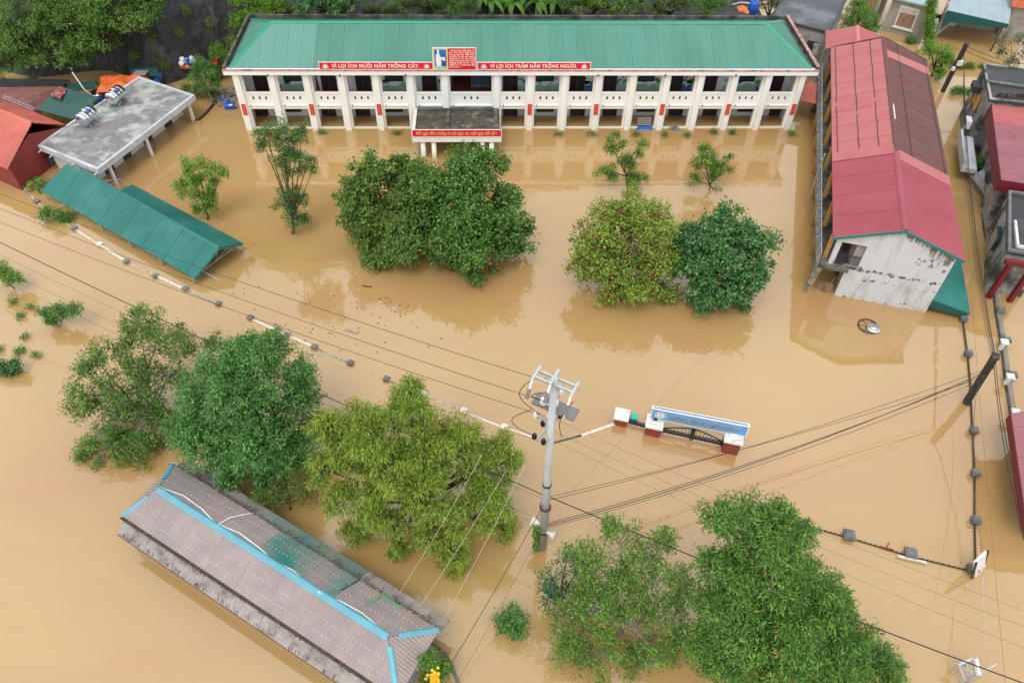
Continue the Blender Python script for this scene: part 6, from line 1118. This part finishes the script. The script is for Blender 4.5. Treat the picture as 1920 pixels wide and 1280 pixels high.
# hillside growth
def hp(px, py):                                    # where the pixel's ray meets the hill
    for Y in np.arange(60, 140, .25):
        p = onY(px, py, Y)
        if p[2] <= max(hill_z(p[0], p[1]), 0): return p
    return onY(px, py, 90)
HILL = [((.050, .120, .016), 4), ((.078, .165, .022), 4), ((.115, .215, .028), 2), ((.030, .078, .012), 2)]
def hill_tree(lab, blobs, pal, base_px, name='hillside_tree', cat='tree', dY=-2., **k):
    g = hp(*base_px); bl = px_blobs([(x, y, r, (o[0] if o else 0)) for x, y, r, *o in blobs], g[1]+dY)
    return tree(name, lab, cat, tuple(g), bl, pal, **{**dict(L=.30, Wd=.13, n=7, subs=18, cl=.8, trunk_r=.2, bark='bark_dark'), **k})
hill_tree('huge overhanging tree on the cliff above the red tin roofs', [(60, 40, 70), (140, 30, 70), (215, 20, 62), (60, 100, 50, -1), (130, 100, 44, -1.5), (20, 70, 50), (260, 30, 46), (180, 70, 46, -.8), (0, 120, 36, -1), (100, -30, 70, 2), (220, -40, 60, 2), (275, 0, 36, 1)], HILL, (150, 90), dY=-3, subs=22)
hill_tree('bright green creeper mass beside the school roof corner', [(470, 20, 42), (500, 40, 34), (450, 45, 26), (440, 80, 18, -1), (520, 15, 34), (460, -20, 40, 2)], [((.085, .195, .014), 5), ((.115, .245, .018), 4), ((.05, .12, .012), 2)], (480, 60), 'creeper_mass', 'creeper', -1.5, L=.18, Wd=.09, cl=1.5)
hill_tree('leafy creeper hanging at the school parapet end near the flag', [(412, 100, 22), (400, 125, 20), (420, 130, 18), (405, 150, 18)], [((.06, .15, .014), 5), ((.09, .20, .018), 4)], (410, 140), 'creeper_mass', 'creeper', -1., L=.18, Wd=.09, cl=1.6)
hill_tree('palmate-leaved tree behind the school next to the bright creeper mass', [(575, 10, 30), (620, 15, 32), (655, 8, 26), (600, -20, 36, 1)], [((.05, .155, .045), 5), ((.08, .20, .06), 3)], (610, 25), L=.45, Wd=.12, n=8, cl=.6)
hill_tree('feathery green thicket above the school roof by the pale rock', [(760, 10, 32), (800, 5, 34), (845, 10, 34), (880, 15, 24), (820, -20, 40, 1)], [((.075, .155, .022), 4), ((.045, .105, .016), 4)], (810, 22), 'hillside_thicket', 'bush', L=.30, Wd=.05, n=10, cl=.9)
hill_tree('green thicket above the school roof behind the porch signs', [(1080, 8, 28), (1120, 5, 26), (1055, -5, 24), (1170, 8, 28), (1200, 4, 24)], HILL, (1110, 25), 'hillside_thicket', 'bush')
hill_tree('light green shrub behind the school next to the blue plastic tank', [(1320, 10, 28), (1345, 6, 26), (1300, 5, 20), (1335, -15, 28, .5)], [((.075, .175, .018), 4), ((.05, .13, .016), 3)], (1325, 25), 'hillside_thicket', 'bush', cl=1.2, L=.2, Wd=.08)
hill_tree('olive thicket behind the school between two greener shrubs', [(1255, 10, 24), (1235, 18, 16), (1280, 14, 18)], [((.06, .10, .02), 4), ((.04, .075, .015), 3)], (1255, 28), 'hillside_thicket', 'bush')
T_('olive_tree', 'brownish olive tree between the blue plastic tank and wet grey roof', ctr(1452, 16, 2.), [(1440, 8, 22), (1462, 12, 18), (1450, -12, 24, .6), (1425, 0, 16, .4)], [((.07, .085, .02), 4), ((.045, .07, .016), 3)], L=.2, Wd=.07, subs=16, cl=1.3)
for i, (px, py) in enumerate(((918, 22), (960, 26), (1005, 24), (1038, 22), (900, 8), (985, 6))): banana('banana plant on the slope behind the school roof ridge', hp(px, py+14), 1.6, 8, 'banana plants behind the school')
k_ = 0
for px, py in ((690, 15), (720, 20), (735, 5), (330, 60), (300, 120), (250, 100), (345, 20), (280, 70), (5, 150), (60, 148), (230, 130), (390, 40), (1145, 22)):
    hill_tree('small fern clump on the dark cliff rock', [(px, py, 9), (px+6, py+3, 7)], HILL, (px, py), 'fern_clump', 'fern', -.6, group='fern clumps on the cliff', L=.22, Wd=.06, subs=6, cl=2.5, trunk_r=.03, twig=False)
# unseen slopes that the water mirrors: trees over the hill
pos = []; 
for k in range(9000):
    x, y = RNG.uniform(-75, 14), RNG.uniform(70, 112); z = hill_z(x, y)
    if z > 6+RNG.random()*3: pos.append((x, y, z+RNG.uniform(0, 1.6)))
pos = np.array(pos); me = leaf_mesh('hillside_woods', pos, np.tile(V(0, -.4, .9), (len(pos), 1)), .9, .6, HILL, n=6, jit=.7); o = link('hillside_woods', me); o['kind'] = 'stuff'; o['label'] = 'far green woods covering the upper limestone hill'
# right-hand trees
def rt(lab, base, blobs, pal, **k): return T_('roadside_tree', lab, base, blobs, pal, **k)
rt('round dark green tree between the pale red annex and boarded house', ctr(1610, 55, 1.5), [(1610, 38, 32), (1590, 45, 22), (1635, 50, 20), (1608, 15, 22, .5), (1625, 62, 16, -.6)], MANGO2, L=.22, Wd=.10, subs=18, cl=1.2)
rt('bright tree with a creeper-wrapped trunk beside the brown roof', ctr(1760, 110, 1.5), [(1757, 100, 24), (1740, 92, 18), (1775, 105, 18), (1765, 125, 18, -.5), (1760, 140, 12, -1)], BRIGHT, L=.24, Wd=.11, subs=16, cl=1.1)
b = G(1741, 85); creep = [onY(1741, 82, b[1]), onY(1745, 40, b[1]), onY(1748, -10, b[1])]; P = np.concatenate([creep[0]+(creep[2]-creep[0])*RNG.random((900, 1))+RNG.normal(0, .22, (900, 3)) for _ in range(1)])
T = Thing('creeper_pole', 'pole wrapped in bright green creeper in front of the porch', 'creeper', tuple(b)); o = link('foliage', leaf_mesh('foliage', P-T.L, np.tile(V(0, -.5, .5), (900, 1)), .18, .1, BRIGHT, n=6, jit=.08), T.o); o['kind'] = 'stuff'; T.part('pole', MB().tube([b-V(0, 0, .3), creep[2]], .07, 6), 'bark')
rt('sparse dark-leaved tree leaning over the pale water beyond the black roof', G(1895, 135), [(1870, 78, 14), (1895, 72, 16), (1915, 95, 18), (1880, 100, 12), (1900, 118, 14), (1925, 75, 16)], [((.03, .065, .024), 4), ((.05, .09, .03), 3)], L=.26, Wd=.10, n=6, subs=8, cl=.7, trunk_r=.08, bark='bark_pale')
for px, py, rr in ((1800, 172, 9), (1812, 174, 8), (1822, 172, 8)): pass
bush('low weeds floating by the far leaning pole', 1800, 172, .2, [(1790, 171, 7), (1802, 172, 8), (1815, 174, 7)], MANGO); bush('weeds along the submerged verge beyond the brown roof', 1800, 124, .2, [(1785, 120, 7), (1800, 124, 8), (1818, 126, 8), (1840, 128, 6)], SPARSE2)
bush('bush in the water beside the grey leaning gate', 1822, 312, .5, [(1820, 308, 12), (1828, 318, 10), (1836, 306, 9)], MANGO)
bush('weeds at the foot of the boarded house', 1708, 78, .15, [(1704, 77, 6), (1712, 79, 5)], MANGO)
# flower bed at the tin roof end
bl = [(805, 1235, 16), (818, 1262, 18), (800, 1275, 22), (832, 1250, 12), (840, 1275, 14)]
bush('planted bed of shrubs with yellow flowers at the tin roof end', 815, 1262, .5, bl, MANGO2, name='flower_bed', cat='flower bed', extra=lambda th, p: th.part('flowers', (lambda m: [m.box(onY(814+RNG.normal(0, 5), 1268+RNG.normal(0, 6), th.L[1]-.6), .10, .10, .08, RNG.uniform(0, 3)) for _ in range(46)] and m)(MB()), 'flower_yellow', kind='stuff'))
P = [G(812, 1205, .25), G(835, 1225, .25), G(850, 1255, .25), G(862, 1290, .25)]; solo('planter_rim', MB().tube(P, .07, 6), 'concrete_dark', 'dark curved rim of the planted bed beside the tin roof', 'planter', tuple(P[1]))
# vine on the concrete pole
P = np.array([at_z(z)+V(-.22-.12*RNG.random(), -.1*RNG.random(), 0) for z in RNG.uniform(.05, 2.2, 130)]); T = Thing('pole_vine', 'green vine hanging from the loudspeaker down the concrete pole foot', 'vine', tuple(pb+V(-.35, -.1, 0))); o = link('foliage', leaf_mesh('foliage', P-T.L, np.tile(V(-.5, -.6, .2), (len(P), 1)), .16, .08, MANGO2, n=4, jit=.08), T.o); o['kind'] = 'stuff'; T.part('stem', MB().tube([pb+V(-.3, -.1, 0), at_z(1.2)+V(-.34, -.1, 0), at_z(2.2)+V(-.25, 0, 0)], .02, 5), 'bark')
# ================================================================== floating things
b = MB(); lit = [(660, 620, .9, .25)]
p = G(659, 620, .03); solo('floating_plank', MB().box(p, .9, .22, .06, -.3), 'plank_grey', 'dark plank floating between the wall top and the twin trees', 'plank', tuple(p))
p = G(687, 537, .03); solo('floating_branch', MB().tube([p+V(-.3, .1, 0), p, p+V(.35, -.05, 0)], .04, 5), 'bark_dark', 'short dark branch floating below the twin trees', 'branch', tuple(p))
b = MB()
for cx_, cy_, sx, sy, n in ((730, 575, 28, 14, 26), (590, 625, 30, 12, 20), (480, 570, 60, 50, 26), (380, 200, 40, 22, 20), (1280, 330, 90, 30, 14), (700, 610, 60, 30, 26), (560, 450, 60, 30, 14)):
    for k in range(n): p = G(RNG.normal(cx_, sx), RNG.normal(cy_, sy), .008); b.box(p, *RNG.uniform(.03, .12, 2), .012, RNG.uniform(0, 3))
solo('floating_debris', b, 'floating_litter', 'scattered leaves and scraps floating on the muddy yard water', None, (0, 0, 0), kind='stuff')
p = G(1208, 238, .15); T = Thing('loaded_raft', 'stack of planks on crumpled blue tarp floating at a school bay', 'raft', tuple(p*V(1, 1, 0))); T.part('tarp', cloth([p+V(-.85, -.35, -.1), p+V(.85, -.30, -.1), p+V(.8, .35, 0), p+V(-.8, .35, 0)], 8, .15, 2., .15), 'tarp_blue')
for k in range(4): T.part('plank', MB().box(p+V(.0, .25+.06*k, .10+.14*k), 1.15, .3, .05, .02*k), 'plank_grey')
p = G(1266, 241, .12); T = Thing('floating_bicycle', 'tangled small bicycle and blue bag floating at a school bay', 'bicycle', tuple(p*V(1, 1, 0))); T.part('bag', cloth([p+V(0, -.2, .1), p+V(.35, -.2, .1), p+V(.35, .2, .2), p+V(0, .2, .2)], 5, .12, 1., .15), 'teal_strip'); T.part('wheel', MB().tube([p+V(-.3+math.cos(t)*.2, math.sin(t)*.2, .05) for t in np.linspace(0, 6.283, 15)], .02, 5, False), 'hose_black'); T.part('frame_tube', MB().bar(p+V(-.4, 0, .05), p+V(.1, .1, .2), .04).bar(p+V(-.2, .1, .05), p+V(0, -.1, .2), .04), 'brick_red')
p = G(1527, 207, .1); solo('dark_float', cloth([p+V(-.3, -.2, 0), p+V(.3, -.2, 0), p+V(.3, .2, .2), p+V(-.3, .2, .2)], 5, .15, 3., .15), 'dark_grey', 'dark bundle floating under the small red awning', 'bundle', tuple(p))
p = G(1551, 538, .3); solo('junk_heap', MB().box(p, .5, .4, .5, .3).box(p+V(-.35, .2, -.1), .4, .3, .4, .9).bar(p+V(.1, 0, .2), p+V(.5, .3, .7), .06), 'wood_old', 'brown broken furniture caught under the mouldy balcony corner', 'furniture', tuple(p*V(1, 1, 0)))
